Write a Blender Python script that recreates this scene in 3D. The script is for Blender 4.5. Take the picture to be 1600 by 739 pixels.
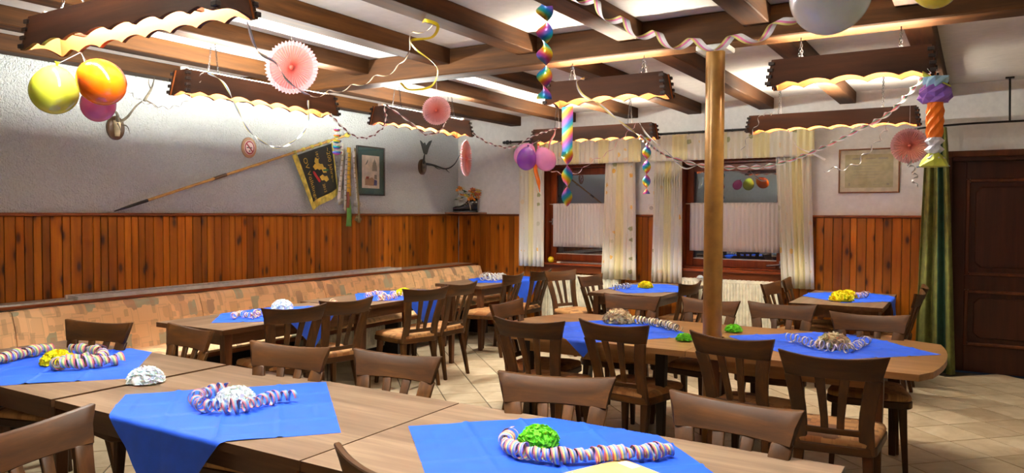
import bpy, bmesh, math, random
from mathutils import Vector, Matrix, noise
R = math.radians
PI = math.pi
rnd = random.Random(7)
for o in list(bpy.data.objects):
    bpy.data.objects.remove(o)
scene = bpy.context.scene
COL = scene.collection

# ------------------------------------------------------------------ camera
CAM_H, F_PX = 1.52, 1180.0
YAW, PITCH, ROLL = R(31.6), R(1.72), R(0.2)
fw = Vector((-math.sin(YAW)*math.cos(PITCH), math.cos(YAW)*math.cos(PITCH), -math.sin(PITCH)))
rt = Vector((math.cos(YAW), math.sin(YAW), 0))
up = rt.cross(fw)
r2 = rt*math.cos(ROLL)+up*math.sin(ROLL)
u2 = -rt*math.sin(ROLL)+up*math.cos(ROLL)
cam = bpy.data.cameras.new('camera')
cam.sensor_fit = 'HORIZONTAL'; cam.sensor_width = 36.0; cam.lens = F_PX/1600*36.0
cam.clip_start = 0.02; cam.clip_end = 100
camo = bpy.data.objects.new('camera', cam); COL.objects.link(camo)
m = Matrix.Identity(4)
for i in range(3):
    m[i][0] = r2[i]; m[i][1] = u2[i]; m[i][2] = -fw[i]
m[0][3] = 0; m[1][3] = 0; m[2][3] = CAM_H
camo.matrix_world = m
scene.camera = camo

# ------------------------------------------------------------------ world (night outside), exposure
w = bpy.data.worlds.new('night'); scene.world = w; w.use_nodes = True
w.node_tree.nodes['Background'].inputs[0].default_value = (0.004, 0.005, 0.008, 1)
w.node_tree.nodes['Background'].inputs[1].default_value = 1.0
scene.view_settings.view_transform = 'Standard'
scene.view_settings.look = 'None'
scene.view_settings.exposure = 0.08
scene.view_settings.gamma = 1.0
scene.view_settings.use_curve_mapping = False
TUBE_COOL = (0.98, 1.0, 0.92)
TUBE_WARM = (1.0, 0.93, 0.76)
TUBE_POWER = 820.0
TUBE_POWER_BENCH = 760.0
TUBE_POWER_WARM = 560.0

# ------------------------------------------------------------------ materials
def lin(c):
    def f(x):
        x /= 255.0
        return x/12.92 if x <= 0.04045 else ((x+0.055)/1.055)**2.4
    return (f(c[0]), f(c[1]), f(c[2]), 1.0)
MATS = {}
class NT:
    def __init__(s, name):
        s.m = bpy.data.materials.new(name); s.m.use_nodes = True
        s.t = s.m.node_tree; s.n = s.t.nodes; s.l = s.t.links
        s.b = s.n['Principled BSDF']; MATS[name] = s.m
    def new(s, t, **k):
        q = s.n.new(t)
        for a, v in k.items(): setattr(q, a, v)
        return q
    def link(s, a, b): s.l.new(a, b)
    def coord(s, scale=(1, 1, 1), rand=0.0, out='Object', rot=(0, 0, 0)):
        tc = s.new('ShaderNodeTexCoord'); mp = s.new('ShaderNodeMapping')
        mp.inputs['Scale'].default_value = scale; mp.inputs['Rotation'].default_value = rot
        s.link(tc.outputs[out], mp.inputs['Vector'])
        if rand:
            oi = s.new('ShaderNodeObjectInfo'); mu = s.new('ShaderNodeMath', operation='MULTIPLY')
            mu.inputs[1].default_value = rand; s.link(oi.outputs['Random'], mu.inputs[0])
            cb = s.new('ShaderNodeCombineXYZ')
            for i in range(3): s.link(mu.outputs[0], cb.inputs[i])
            ad = s.new('ShaderNodeVectorMath', operation='ADD')
            s.link(mp.outputs[0], ad.inputs[0]); s.link(cb.outputs[0], ad.inputs[1])
            return ad.outputs[0]
        return mp.outputs[0]
    def noise(s, vec, scale=5, detail=4, rough=0.5, dist=0.0):
        q = s.new('ShaderNodeTexNoise'); q.inputs['Scale'].default_value = scale
        q.inputs['Detail'].default_value = detail; q.inputs['Roughness'].default_value = rough
        q.inputs['Distortion'].default_value = dist
        s.link(vec, q.inputs['Vector']); return q.outputs['Fac']
    def ramp(s, fac, stops, interp='LINEAR'):
        q = s.new('ShaderNodeValToRGB'); e = q.color_ramp.elements
        q.color_ramp.interpolation = interp
        while len(e) < len(stops): e.new(0.5)
        for i, (p, c) in enumerate(stops):
            e[i].position = p; e[i].color = c if len(c) == 4 else lin(c)
        s.link(fac, q.inputs[0]); return q.outputs[0]
    def mix(s, fac, a, b, mode='MIX'):
        q = s.new('ShaderNodeMix', data_type='RGBA', blend_type=mode)
        for sock, v in ((q.inputs[0], fac), (q.inputs[6], a), (q.inputs[7], b)):
            if hasattr(v, 'links'): s.link(v, sock)
            elif isinstance(v, (int, float)): sock.default_value = v
            else: sock.default_value = v if len(v) == 4 else lin(v)
        return q.outputs[2]
    def bump(s, h, strength=0.3, dist=0.01):
        q = s.new('ShaderNodeBump'); q.inputs['Strength'].default_value = strength
        q.inputs['Distance'].default_value = dist
        s.link(h, q.inputs['Height']); s.link(q.outputs[0], s.b.inputs['Normal'])
    def color(s, c):
        if hasattr(c, 'links'): s.link(c, s.b.inputs['Base Color'])
        else: s.b.inputs['Base Color'].default_value = lin(c)
    def set(s, **k):
        for a, v in k.items(): s.b.inputs[a].default_value = v
        return s

def plain(name, c, rough=0.5, metal=0.0, var=0.06, **k):
    t = NT(name); v = t.coord(rand=9.0)
    f = t.noise(v, 14, 3)
    c0 = tuple(max(0, x*(1-var)) for x in c); c1 = tuple(min(255, x*(1+var)) for x in c)
    t.color(t.ramp(f, [(0.35, c0), (0.65, c1)]))
    t.set(Roughness=rough, Metallic=metal)
    for a, vv in k.items(): t.b.inputs[a.replace('_', ' ')].default_value = vv
    return t
def wood(name, dark, light, grain='x', rough=0.4, fine=26.0, knots=False, bump=0.12, rand=7.0, tint=0.0, coat=0.0):
    t = NT(name)
    st = {'x': (0.07, 1, 1), 'y': (1, 0.07, 1), 'z': (1, 1, 0.07)}[grain]
    v = t.coord(st, rand)
    f1 = t.noise(v, fine, 5, 0.65, 0.4)
    f2 = t.noise(v, fine*0.22, 3, 0.5, 1.2)
    md = t.new('ShaderNodeMath', operation='ADD'); t.link(f1, md.inputs[0]); t.link(f2, md.inputs[1])
    mh = t.new('ShaderNodeMath', operation='MULTIPLY'); mh.inputs[1].default_value = 0.5
    t.link(md.outputs[0], mh.inputs[0])
    c = t.ramp(mh.outputs[0], [(0.36, dark), (0.52, tuple((a+b)/2 for a, b in zip(dark, light))), (0.66, light)])
    if knots:
        sx_ = t.new('ShaderNodeSeparateXYZ'); t.link(t.coord((1, 1, 0.42), rand*3.1), sx_.inputs[0])
        ax_ = t.new('ShaderNodeMath', operation='ADD'); t.link(sx_.outputs[0], ax_.inputs[0]); t.link(sx_.outputs[1], ax_.inputs[1])
        kc = t.new('ShaderNodeCombineXYZ'); t.link(ax_.outputs[0], kc.inputs[0]); t.link(sx_.outputs[2], kc.inputs[1])
        vo = t.new('ShaderNodeTexVoronoi', voronoi_dimensions='2D'); vo.inputs['Scale'].default_value = 5.5
        t.link(kc.outputs[0], vo.inputs['Vector'])
        k = t.ramp(vo.outputs['Distance'], [(0.045, (255, 255, 255)), (0.12, (0, 0, 0))])
        c = t.mix(k, c, (40, 16, 6))
        kv2 = t.ramp(vo.outputs['Distance'], [(0.08, (255, 255, 255)), (0.26, (0, 0, 0))])
        c = t.mix(t.mix(0.45, (0, 0, 0), kv2), c, (95, 42, 12))
    if tint:
        oi = t.new('ShaderNodeObjectInfo')
        tc = t.ramp(oi.outputs['Random'], [(0.0, (255*(1-tint),)*3), (1.0, (255, 255, 255))])
        c = t.mix(1.0, c, tc, 'MULTIPLY')
    t.color(c); t.set(Roughness=rough)
    t.b.inputs['Coat Weight'].default_value = coat*0.5; t.b.inputs['Specular IOR Level'].default_value = 0.22
    t.b.inputs['Coat Roughness'].default_value = 0.18
    t.bump(f1, bump, 0.004)
    return t
CH_D, CH_L = (42, 23, 6), (92, 55, 15)
wood('chair_wood_h', CH_D, CH_L, 'x', 0.5, coat=0.06)
wood('chair_wood_v', CH_D, CH_L, 'z', 0.5, coat=0.06)
wood('table_top', (102, 80, 62), (154, 128, 104), 'x', 0.38, 20.0, coat=0.2)
wood('table_top_oak', (126, 88, 50), (172, 130, 84), 'x', 0.34, 20.0, coat=0.2)
wood('table_edge', (62, 40, 24), (98, 66, 40), 'x', 0.4)
wood('table_leg', (58, 34, 18), (98, 60, 34), 'z', 0.42)
wood('table_leg_dark', (26, 19, 15), (44, 32, 24), 'z', 0.45)
wood('pine_panel', (152, 76, 8), (212, 128, 28), 'z', 0.42, 18.0, knots=True, tint=0.34, coat=0.15)
wood('pine_trim_x', (96, 46, 18), (140, 74, 30), 'x', 0.42)
wood('pine_trim_y', (96, 46, 18), (140, 74, 30), 'y', 0.42)
wood('beam_x', (40, 22, 8), (104, 64, 26), 'x', 0.7, 13.0, bump=0.5)
wood('beam_y', (40, 22, 8), (104, 64, 26), 'y', 0.7, 13.0, bump=0.5)
wood('lamp_board', (42, 20, 9), (90, 48, 22), 'x', 0.6, 12.0)
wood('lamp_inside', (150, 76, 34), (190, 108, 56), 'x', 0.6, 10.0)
wood('window_wood', (96, 40, 14), (142, 66, 26), 'z', 0.35, coat=0.2)
wood('window_wood_x', (96, 40, 14), (142, 66, 26), 'x', 0.35, coat=0.2)
wood('door_wood', (44, 22, 12), (70, 36, 20), 'z', 0.4)
wood('door_wood_light', (66, 34, 18), (98, 54, 28), 'z', 0.4)
wood('ledge_wood', (110, 72, 46), (150, 108, 76), 'y', 0.35)
wood('ledge_laminate', (150, 138, 124), (182, 170, 154), 'y', 0.3)
wood('pole_wood', (186, 140, 74), (222, 178, 106), 'x', 0.4)
wood('frame_wood', (96, 58, 32), (136, 88, 54), 'x', 0.4)
plain('finger_dark', (34, 16, 8), 0.6)
plain('steel', (150, 150, 150), 0.3, 0.9)
plain('dark_iron', (30, 24, 22), 0.4, 0.6)
plain('black_rod', (24, 20, 20), 0.35)
plain('radiator_white', (232, 228, 208), 0.35)
plain('post_paint', (158, 112, 52), 0.28, 0.35, coat=0) if False else plain('post_paint', (146, 104, 46), 0.3, 0.3)
plain('white_plastic', (226, 222, 212), 0.4)
plain('socket_hole', (168, 164, 156), 0.6)
plain('grout', (72, 62, 50), 0.8)
plain('cloth_blue', (18, 84, 222), 0.7, 0, 0.03)
plain('paper_yellow', (250, 226, 20), 0.8, 0, 0.03, Subsurface_Weight=0.35)
plain('paper_white', (242, 242, 244), 0.8, 0, 0.02, Subsurface_Weight=0.35)
plain('paper_cream', (216, 192, 158), 0.8, 0, 0.04, Subsurface_Weight=0.35)
plain('paper_green', (112, 204, 40), 0.8, 0, 0.05, Subsurface_Weight=0.35)
plain('st_pink', (214, 110, 120), 0.6); plain('st_blue', (96, 140, 196), 0.6)
plain('st_yellow', (232, 216, 130), 0.6); plain('st_lilac', (160, 140, 186), 0.6)
plain('st_green', (110, 156, 120), 0.6); plain('st_white', (236, 230, 226), 0.6)
plain('st_maroon', (120, 60, 62), 0.6); plain('st_grey', (150, 150, 148), 0.6)
plain('st_magenta', (236, 130, 180), 0.6); plain('st_red', (206, 90, 74), 0.6)
plain('brass_print', (214, 178, 70), 0.5); plain('flag_red', (176, 40, 40), 0.6); plain('flag_green', (40, 110, 60), 0.6)
plain('fringe_gold', (206, 190, 84), 0.7, 0, 0.2)
plain('flag_cloth', (22, 28, 26), 0.38)
plain('ribbon_white', (222, 218, 204), 0.6); plain('ribbon_yellow', (222, 178, 44), 0.5); plain('ribbon_green', (84, 140, 62), 0.6)
plain('ribbon_olive', (140, 124, 80), 0.6); plain('ribbon_brown', (120, 66, 44), 0.6)
plain('kraft', (222, 176, 116), 0.7); plain('label_white', (236, 236, 236), 0.5); plain('ink', (60, 60, 70), 0.6)
plain('mat_green', (64, 92, 84), 0.5); plain('print_cream', (222, 208, 184), 0.6); plain('print_grey', (150, 142, 122), 0.6)
plain('print_tan', (176, 142, 104), 0.6); plain('print_blue', (90, 84, 130), 0.6); plain('frame_dark', (54, 44, 38), 0.4); plain('frame_silver', (206, 200, 190), 0.3, 0.5)
plain('cert_mat', (206, 196, 170), 0.5); plain('cert_sheet', (176, 166, 126), 0.5)
plain('shield_wood', (82, 54, 28), 0.3); plain('bone', (196, 176, 140), 0.5, 0, 0.2); plain('antler', (110, 100, 84), 0.5, 0, 0.3)
plain('antler_dark', (54, 56, 54), 0.5, 0, 0.2)
plain('sign_rim', (176, 132, 96), 0.5); plain('sign_white', (232, 206, 202), 0.5); plain('sign_red', (150, 30, 34), 0.5)
plain('boot_black', (36, 32, 34), 0.25); plain('lace', (186, 160, 130), 0.6)
plain('petal_orange', (242, 150, 40), 0.6); plain('petal_yellow', (226, 200, 90), 0.6); plain('leaf_green', (70, 110, 62), 0.6)
plain('petal_cream', (222, 214, 180), 0.6); plain('petal_rust', (196, 96, 60), 0.6)
plain('green_curtain', (92, 94, 40), 0.85, 0, 0.12); plain('green_curtain_dark', (22, 62, 46), 0.85, 0, 0.12)
plain('thread', (214, 206, 206), 0.6); plain('lemon_plastic', (236, 202, 30), 0.4)
plain('lan_orange', (255, 120, 10), 0.6); plain('lan_purple', (140, 96, 186), 0.6); plain('lan_blue', (160, 200, 224), 0.6)
plain('lan_white', (226, 226, 236), 0.6); plain('lan_green', (196, 204, 70), 0.6)
plain('streamer_gold', (196, 168, 20), 0.3, 0.5); plain('under_dark', (30, 20, 14), 0.7)
plain('grille_metal', (208, 208, 202), 0.35, 0.0)
def balloon_mat(n, c, tr=0.0):
    t = plain(n, c, 0.12, 0, 0.02)
    t.set(**{'Coat Weight': 0.3}); t.b.inputs['Transmission Weight'].default_value = tr
    t.b.inputs['Subsurface Weight'].default_value = 0.15
for n, c in (('bal_yellow', (196, 200, 60)), ('bal_orange', (230, 100, 10)), ('bal_rose', (200, 96, 140)), ('bal_purple', (132, 60, 168)),
             ('bal_pink', (240, 150, 206)), ('bal_white', (214, 224, 214)), ('bal_gold', (226, 206, 60)), ('bal_slack', (240, 120, 30))):
    balloon_mat(n, c)
# plaster
def plaster(name, c, scale, strength, dist):
    t = NT(name); v = t.coord()
    vo = t.new('ShaderNodeTexVoronoi', feature='SMOOTH_F1'); vo.inputs['Scale'].default_value = scale
    n0 = t.new('ShaderNodeTexNoise'); n0.inputs['Scale'].default_value = scale*0.6
    t.link(v, n0.inputs['Vector'])
    mx = t.mix(0.25, v, n0.outputs['Color']); t.link(mx, vo.inputs['Vector'])
    nn = t.noise(v, scale*2.2, 4, 0.6)
    t.color(t.ramp(nn, [(0.3, tuple(x*0.95 for x in c)), (0.7, c)]))
    t.set(Roughness=0.9)
    mm = t.new('ShaderNodeMath', operation='ADD'); t.link(vo.outputs['Distance'], mm.inputs[0]); t.link(nn, mm.inputs[1])
    t.bump(mm.outputs[0], strength, dist)
plaster('plaster_rough', (238, 240, 236), 30, 1.0, 0.03)
plaster('plaster_smooth', (238, 236, 230), 9, 0.25, 0.01)
plaster('plaster_ceiling', (224, 218, 210), 6, 0.2, 0.01)
# floor tile
t = NT('tile'); v = t.coord((1, 1, 1), 13.0)
f = t.noise(v, 5, 5, 0.6, 0.6)
c = t.ramp(f, [(0.3, (182, 160, 128)), (0.55, (206, 188, 158)), (0.75, (220, 204, 178))])
oi = t.new('ShaderNodeObjectInfo'); c = t.mix(1.0, c, t.ramp(oi.outputs['Random'], [(0, (226, 222, 216)), (1, (255, 255, 255))]), 'MULTIPLY')
t.color(c); t.set(Roughness=0.42)
# upholstery
def uphol(name, base, patch, dk, sc, axes, green=None):
    t = NT(name); v0 = t.coord((1, 1, 1), 5.0)
    sx_ = t.new('ShaderNodeSeparateXYZ'); t.link(v0, sx_.inputs[0]); o_ = dict(zip('xyz', sx_.outputs))
    ad = t.new('ShaderNodeMath', operation='ADD'); t.link(o_[axes[1]], ad.inputs[0]); t.link(o_[axes[2]], ad.inputs[1])
    cb = t.new('ShaderNodeCombineXYZ'); t.link(o_[axes[0]], cb.inputs[0]); t.link(ad.outputs[0], cb.inputs[1])
    def cell(scale, rn):
        q = t.new('ShaderNodeTexVoronoi', distance='CHEBYCHEV', voronoi_dimensions='2D'); q.inputs['Scale'].default_value = scale; q.inputs['Randomness'].default_value = rn
        t.link(cb.outputs[0], q.inputs['Vector']); sp = t.new('ShaderNodeSeparateColor'); t.link(q.outputs['Color'], sp.inputs[0]); return q.outputs['Distance'], sp.outputs
    d1, c1 = cell(sc, 0.45); d2, c2 = cell(sc*2.3, 0.3); d3, c3 = cell(sc*0.8, 0.5)
    c = t.ramp(c1[0], [(0.0, base), (0.45, tuple(min(255, x*1.05) for x in base)), (0.62, patch), (0.78, base), (0.88, dk), (0.95, green or patch)], 'CONSTANT')
    k = t.ramp(c2[1], [(0.0, (0, 0, 0)), (0.84, (190, 190, 190))], 'CONSTANT'); c = t.mix(k, c, dk)
    ln_ = t.ramp(d3, [(0.40, (0, 0, 0)), (0.42, (150, 150, 150)), (0.46, (150, 150, 150)), (0.48, (0, 0, 0))]); c = t.mix(ln_, c, dk)
    t.color(c); t.set(Roughness=0.85)
    t.bump(t.noise(v0, 300, 2), 0.2, 0.002)
uphol('bench_fabric', (238, 194, 144), (218, 174, 128), (178, 142, 110), 13.0, 'yxz', (172, 164, 134))
uphol('seat_fabric', (170, 122, 72), (150, 98, 52), (104, 66, 36), 14.0, 'xyz')
# printed curtain
def printed(name, base, spots=True):
    t = NT(name); v = t.coord((1, 1, 1), 11.0)
    c = base
    if spots:
        vo = t.new('ShaderNodeTexVoronoi'); vo.inputs['Scale'].default_value = 9.0
        t.link(v, vo.inputs['Vector'])
        sp = t.new('ShaderNodeSeparateColor'); t.link(vo.outputs['Color'], sp.inputs[0])
        sz = t.ramp(sp.outputs[0], [(0.0, (0, 0, 0)), (0.55, (170, 170, 170)), (0.75, (255, 255, 255))], 'CONSTANT')
        nf = t.noise(v, 40, 2)
        ml = t.new('ShaderNodeMath', operation='MULTIPLY_ADD'); ml.inputs[1].default_value = 0.3
        t.link(nf, ml.inputs[0]); t.link(vo.outputs['Distance'], ml.inputs[2])
        k = t.ramp(ml.outputs[0], [(0.40, (255, 255, 255)), (0.43, (0, 0, 0))])
        mk = t.mix(1.0, k, sz, 'MULTIPLY')
        pc = t.ramp(sp.outputs[1], [(0.0, (236, 190, 96)), (0.5, (170, 172, 126)), (0.75, (240, 206, 130))], 'CONSTANT')
        c = t.mix(mk, base, pc)
    t.color(c); t.set(Roughness=0.85)
    t.b.inputs['Sheen Weight'].default_value = 0.1
printed('curtain_print', (234, 228, 210)); printed('curtain_stripe', (238, 228, 178), False); printed('cafe_cloth', (226, 218, 210), False)
# rosette paper: deeper towards the hub
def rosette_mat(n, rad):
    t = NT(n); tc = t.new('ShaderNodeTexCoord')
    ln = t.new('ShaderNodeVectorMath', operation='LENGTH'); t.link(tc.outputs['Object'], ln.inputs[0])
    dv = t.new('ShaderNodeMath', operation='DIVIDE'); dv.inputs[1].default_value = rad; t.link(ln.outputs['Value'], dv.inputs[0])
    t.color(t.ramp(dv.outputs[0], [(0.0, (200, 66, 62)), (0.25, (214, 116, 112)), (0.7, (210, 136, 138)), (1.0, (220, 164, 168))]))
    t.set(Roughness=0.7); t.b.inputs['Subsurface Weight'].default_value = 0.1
# rainbow foil
t = NT('rainbow_foil'); tc = t.new('ShaderNodeTexCoord'); sx = t.new('ShaderNodeSeparateXYZ'); t.link(tc.outputs['UV'], sx.inputs[0])
mu = t.new('ShaderNodeMath', operation='MULTIPLY_ADD'); mu.inputs[1].default_value = 0.45
t.link(sx.outputs[0], mu.inputs[0]); t.link(sx.outputs[1], mu.inputs[2])
fr = t.new('ShaderNodeMath', operation='FRACT'); t.link(mu.outputs[0], fr.inputs[0])
t.color(t.ramp(fr.outputs[0], [(0.0, (10, 104, 170)), (0.18, (24, 150, 130)), (0.34, (206, 184, 10)), (0.5, (204, 120, 24)), (0.66, (190, 56, 116)), (0.82, (120, 74, 160)), (1.0, (10, 104, 170))]))
t.set(Roughness=0.3, Metallic=0.35)
# glass
t = NT('window_glass'); t.n.remove(t.b)
gl = t.new('ShaderNodeBsdfGlossy'); gl.inputs['Roughness'].default_value = 0.01; gl.inputs['Color'].default_value = (0.9, 0.95, 1, 1)
tr = t.new('ShaderNodeBsdfTransparent'); tr.inputs['Color'].default_value = (0.75, 0.78, 0.8, 1)
fz = t.new('ShaderNodeFresnel'); fz.inputs['IOR'].default_value = 3.3
geo = t.new('ShaderNodeNewGeometry'); inv = t.new('ShaderNodeMath', operation='SUBTRACT'); inv.inputs[0].default_value = 1.0; t.link(geo.outputs['Backfacing'], inv.inputs[1])
pf = t.new('ShaderNodeMath', operation='MULTIPLY'); t.link(fz.outputs[0], pf.inputs[0]); t.link(inv.outputs[0], pf.inputs[1])
mxs = t.new('ShaderNodeMixShader'); t.link(pf.outputs[0], mxs.inputs[0]); t.link(tr.outputs[0], mxs.inputs[1]); t.link(gl.outputs[0], mxs.inputs[2])
t.link(mxs.outputs[0], t.n['Material Output'].inputs['Surface'])
t = NT('picture_glass'); t.n.remove(t.b)
gl = t.new('ShaderNodeBsdfGlossy'); gl.inputs['Roughness'].default_value = 0.02
tr = t.new('ShaderNodeBsdfTransparent')
fz = t.new('ShaderNodeFresnel'); fz.inputs['IOR'].default_value = 1.45
geo = t.new('ShaderNodeNewGeometry'); inv = t.new('ShaderNodeMath', operation='SUBTRACT'); inv.inputs[0].default_value = 1.0; t.link(geo.outputs['Backfacing'], inv.inputs[1])
pf = t.new('ShaderNodeMath', operation='MULTIPLY'); t.link(fz.outputs[0], pf.inputs[0]); t.link(inv.outputs[0], pf.inputs[1])
mxs = t.new('ShaderNodeMixShader'); t.link(pf.outputs[0], mxs.inputs[0]); t.link(tr.outputs[0], mxs.inputs[1]); t.link(gl.outputs[0], mxs.inputs[2])
t.link(mxs.outputs[0], t.n['Material Output'].inputs['Surface'])
def tube_mat(n, c, e):
    t = NT(n); t.color((250, 250, 250)); t.b.inputs['Emission Color'].default_value = c+(1,); t.b.inputs['Emission Strength'].default_value = e
tube_mat('tube_cool', TUBE_COOL, TUBE_POWER); tube_mat('tube_bench', TUBE_COOL, TUBE_POWER_BENCH); tube_mat('tube_warm', TUBE_WARM, TUBE_POWER_WARM)

# ------------------------------------------------------------------ mesh helpers
class MB:
    def __init__(s): s.v = []; s.f = []; s.mi = []; s.uv = None
    def add(s, vs, fs, mi=0):
        o = len(s.v); s.v += [tuple(p) for p in vs]
        for f in fs: s.f.append(tuple(i+o for i in f)); s.mi.append(mi)
        return s
    def box(s, x0, x1, y0, y1, z0, z1, mi=0):
        return s.add([(x0, y0, z0), (x1, y0, z0), (x1, y1, z0), (x0, y1, z0), (x0, y0, z1), (x1, y0, z1), (x1, y1, z1), (x0, y1, z1)],
                     [(0, 3, 2, 1), (4, 5, 6, 7), (0, 1, 5, 4), (1, 2, 6, 5), (2, 3, 7, 6), (3, 0, 4, 7)], mi)
    def sweep(s, loops, caps=True, closed=True, mi=0):
        n = len(loops[0]); vs = [p for l in loops for p in l]; fs = []
        for i in range(len(loops)-1):
            for j in range(n if closed else n-1):
                k = (j+1) % n
                fs.append((i*n+j, i*n+k, (i+1)*n+k, (i+1)*n+j))
        if caps and closed:
            fs.append(tuple(range(n-1, -1, -1))); b = (len(loops)-1)*n
            fs.append(tuple(range(b, b+n)))
        return s.add(vs, fs, mi)
    def tube(s, pts, r, n=8, caps=True, mi=0):
        pts = [Vector(p) for p in pts]; loops = []
        prev = None
        for i, p in enumerate(pts):
            d = (pts[min(i+1, len(pts)-1)]-pts[max(i-1, 0)]).normalized()
            a = prev if prev is not None else (Vector((0, 0, 1)) if abs(d.z) < 0.9 else Vector((1, 0, 0)))
            u = (a-d*a.dot(d)).normalized(); prev = u; w2 = d.cross(u)
            rr = r[i] if isinstance(r, (list, tuple)) else r
            loops.append([p+u*rr*math.cos(2*PI*k/n)+w2*rr*math.sin(2*PI*k/n) for k in range(n)])
        return s.sweep(loops, caps, True, mi)
    def lathe(s, prof, n=20, c=(0, 0, 0), mi=0):
        loops = [[(c[0]+r*math.cos(2*PI*k/n), c[1]+r*math.sin(2*PI*k/n), c[2]+z) for k in range(n)] for r, z in prof]
        return s.sweep(loops, True, True, mi)
    def prism(s, poly, z0, z1, mi=0):
        return s.sweep([[(x, y, z0) for x, y in poly], [(x, y, z1) for x, y in poly]], True, True, mi)
    def grid(s, fn, nu, nv, mi=0, mfn=None, closed_u=False):
        o = len(s.v)
        for j in range(nv+1):
            for i in range(nu+1): s.v.append(tuple(fn(i/nu, j/nv)))
        for j in range(nv):
            for i in range(nu):
                a = o+j*(nu+1)+i
                s.f.append((a, a+1, a+nu+2, a+nu+1)); s.mi.append(mfn(i/nu, j/nv) if mfn else mi)
        return s
    def xf(s, mat, start=0):
        for i in range(start, len(s.v)): s.v[i] = tuple(mat @ Vector(s.v[i]))
        return s
def mesh_of(name, mb, mats, smooth=None, bevel=0.0, seg=1, solid=0.0, fix=True):
    me = bpy.data.meshes.new(name)
    me.from_pydata(mb.v, [], mb.f)
    for mm in ([mats] if isinstance(mats, str) else mats): me.materials.append(MATS[mm])
    if len(me.materials) > 1:
        for p, i in zip(me.polygons, mb.mi): p.material_index = i
    if mb.uv:
        ul = me.uv_layers.new(name='UVMap')
        for lp in me.loops: ul.data[lp.index].uv = mb.uv[lp.vertex_index]
    bm = bmesh.new(); bm.from_mesh(me)
    if fix: bmesh.ops.recalc_face_normals(bm, faces=bm.faces)
    if bevel:
        es = [e for e in bm.edges if len(e.link_faces) == 2 and e.calc_face_angle(0) > R(35)]
        bmesh.ops.bevel(bm, geom=es, offset=bevel, segments=seg, affect='EDGES', profile=0.5)
    if solid:
        bmesh.ops.solidify(bm, geom=bm.faces[:], thickness=solid)
    bm.to_mesh(me); bm.free()
    if smooth is not None:
        me.shade_smooth()
        if smooth < 180: me.set_sharp_from_angle(angle=R(smooth))
    return me
def tag(o, label=None, cat=None, group=None, kind=None):
    if label: o['label'] = label
    if cat: o['category'] = cat
    if group: o['group'] = group
    if kind: o['kind'] = kind
    return o
def obj(name, mb, mats, parent=None, smooth=None, bevel=0.0, seg=1, loc=None, solid=0.0, fix=True):
    me = mb if isinstance(mb, bpy.types.Mesh) else mesh_of(name, mb, mats, smooth, bevel, seg, solid, fix)
    o = bpy.data.objects.new(name, me); COL.objects.link(o)
    if parent: o.parent = parent
    if loc: o.location = loc
    return o
def thing(name, label, cat, loc=(0, 0, 0), rz=0.0, group=None):
    o = bpy.data.objects.new(name, None); COL.objects.link(o); o.empty_display_size = 0.1
    o.location = loc; o.rotation_euler = (0, 0, rz)
    return tag(o, label, cat, group)
def dup(root, loc, rz, label):
    r = root.copy(); COL.objects.link(r); r.location = loc; r.rotation_euler = (0, 0, rz); r['label'] = label
    for ch in list(root.children):
        c2 = ch.copy(); COL.objects.link(c2); c2.parent = r
        for g in list(ch.children):
            d = g.copy(); COL.objects.link(d); d.parent = c2
    return r
def struct(name, mb, mats, parent=None, **k):
    o = obj(name, mb, mats, parent, **k)
    if not parent: o['kind'] = 'structure'
    return o
def crom(pts, n):
    pts = [Vector(p) for p in pts]
    P = [pts[0]*2-pts[1]]+pts+[pts[-1]*2-pts[-2]]
    out = []
    for i in range(1, len(P)-2):
        for k in range(n):
            t = k/n; a, b, c, d = P[i-1], P[i], P[i+1], P[i+2]
            out.append(0.5*((2*b)+(c-a)*t+(2*a-5*b+4*c-d)*t*t+(3*b-a-3*c+d)*t*t*t))
    out.append(pts[-1]); return out
def resample(pts, step):
    out = [pts[0]]; acc = 0.0
    for a, b in zip(pts, pts[1:]):
        L = (b-a).length
        if L < 1e-9: continue
        t = step-acc
        while t <= L:
            out.append(a+(b-a)*(t/L)); t += step
        acc = (acc+L) % step
    return out
# ------------------------------------------------------------------ room shell
XL, XR, YB, YF = -6.11, 2.4, 8.51, -1.6
ZC, ZJ, ZB = 2.79, 2.67, 2.59
def wobj(name, mb, mats, t, **k):
    o = obj(name, mb, mats, t, **k); o.location = -Vector(t.location); return o
floor = struct('floor', MB().box(XL, XR, YF, YB, -0.12, -0.006), 'grout')
E1P, E2P, E1_0, E2_0 = 0.3145, 0.342, 1.21, 3.88
tiles = []
for i in range(-14, 26):
    for j in range(-10, 34):
        e1 = E1_0+(i+0.5)*E1P; e2 = E2_0+(j+0.5)*E2P
        x = (e1-e2)/math.sqrt(2); y = (e1+e2)/math.sqrt(2)
        if XL+0.12 < x < XR-0.12 and YF+0.12 < y < YB-0.12:
            d = Vector((x, y, 0))-Vector((0, 0, CAM_H)); dz = d.dot(fw)
            vis = False
            if dz > 0.5:
                px = 800+F_PX*d.dot(r2)/dz; py = 369.5-F_PX*d.dot(u2)/dz
                vis = -20 < px < 1620 and py < 760
            hidden = (y < 2.5 and x < -0.3) or x < -5.3
            tiles.append(((0 if vis and not hidden else 1, y), x, y))
tiles.sort()
tm = mesh_of('tile', MB().box(-E1P/2+0.0042, E1P/2-0.0042, -E2P/2+0.0042, E2P/2-0.0042, -0.008, 0.0), 'tile', bevel=0.0015)
for k, (_, x, y) in enumerate(tiles[:300]):
    o = obj('floor_tile', tm, None, floor, loc=(x, y, rnd.uniform(-0.0006, 0.0002))); o.rotation_euler = (0, 0, R(45))
rest = MB()
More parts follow.
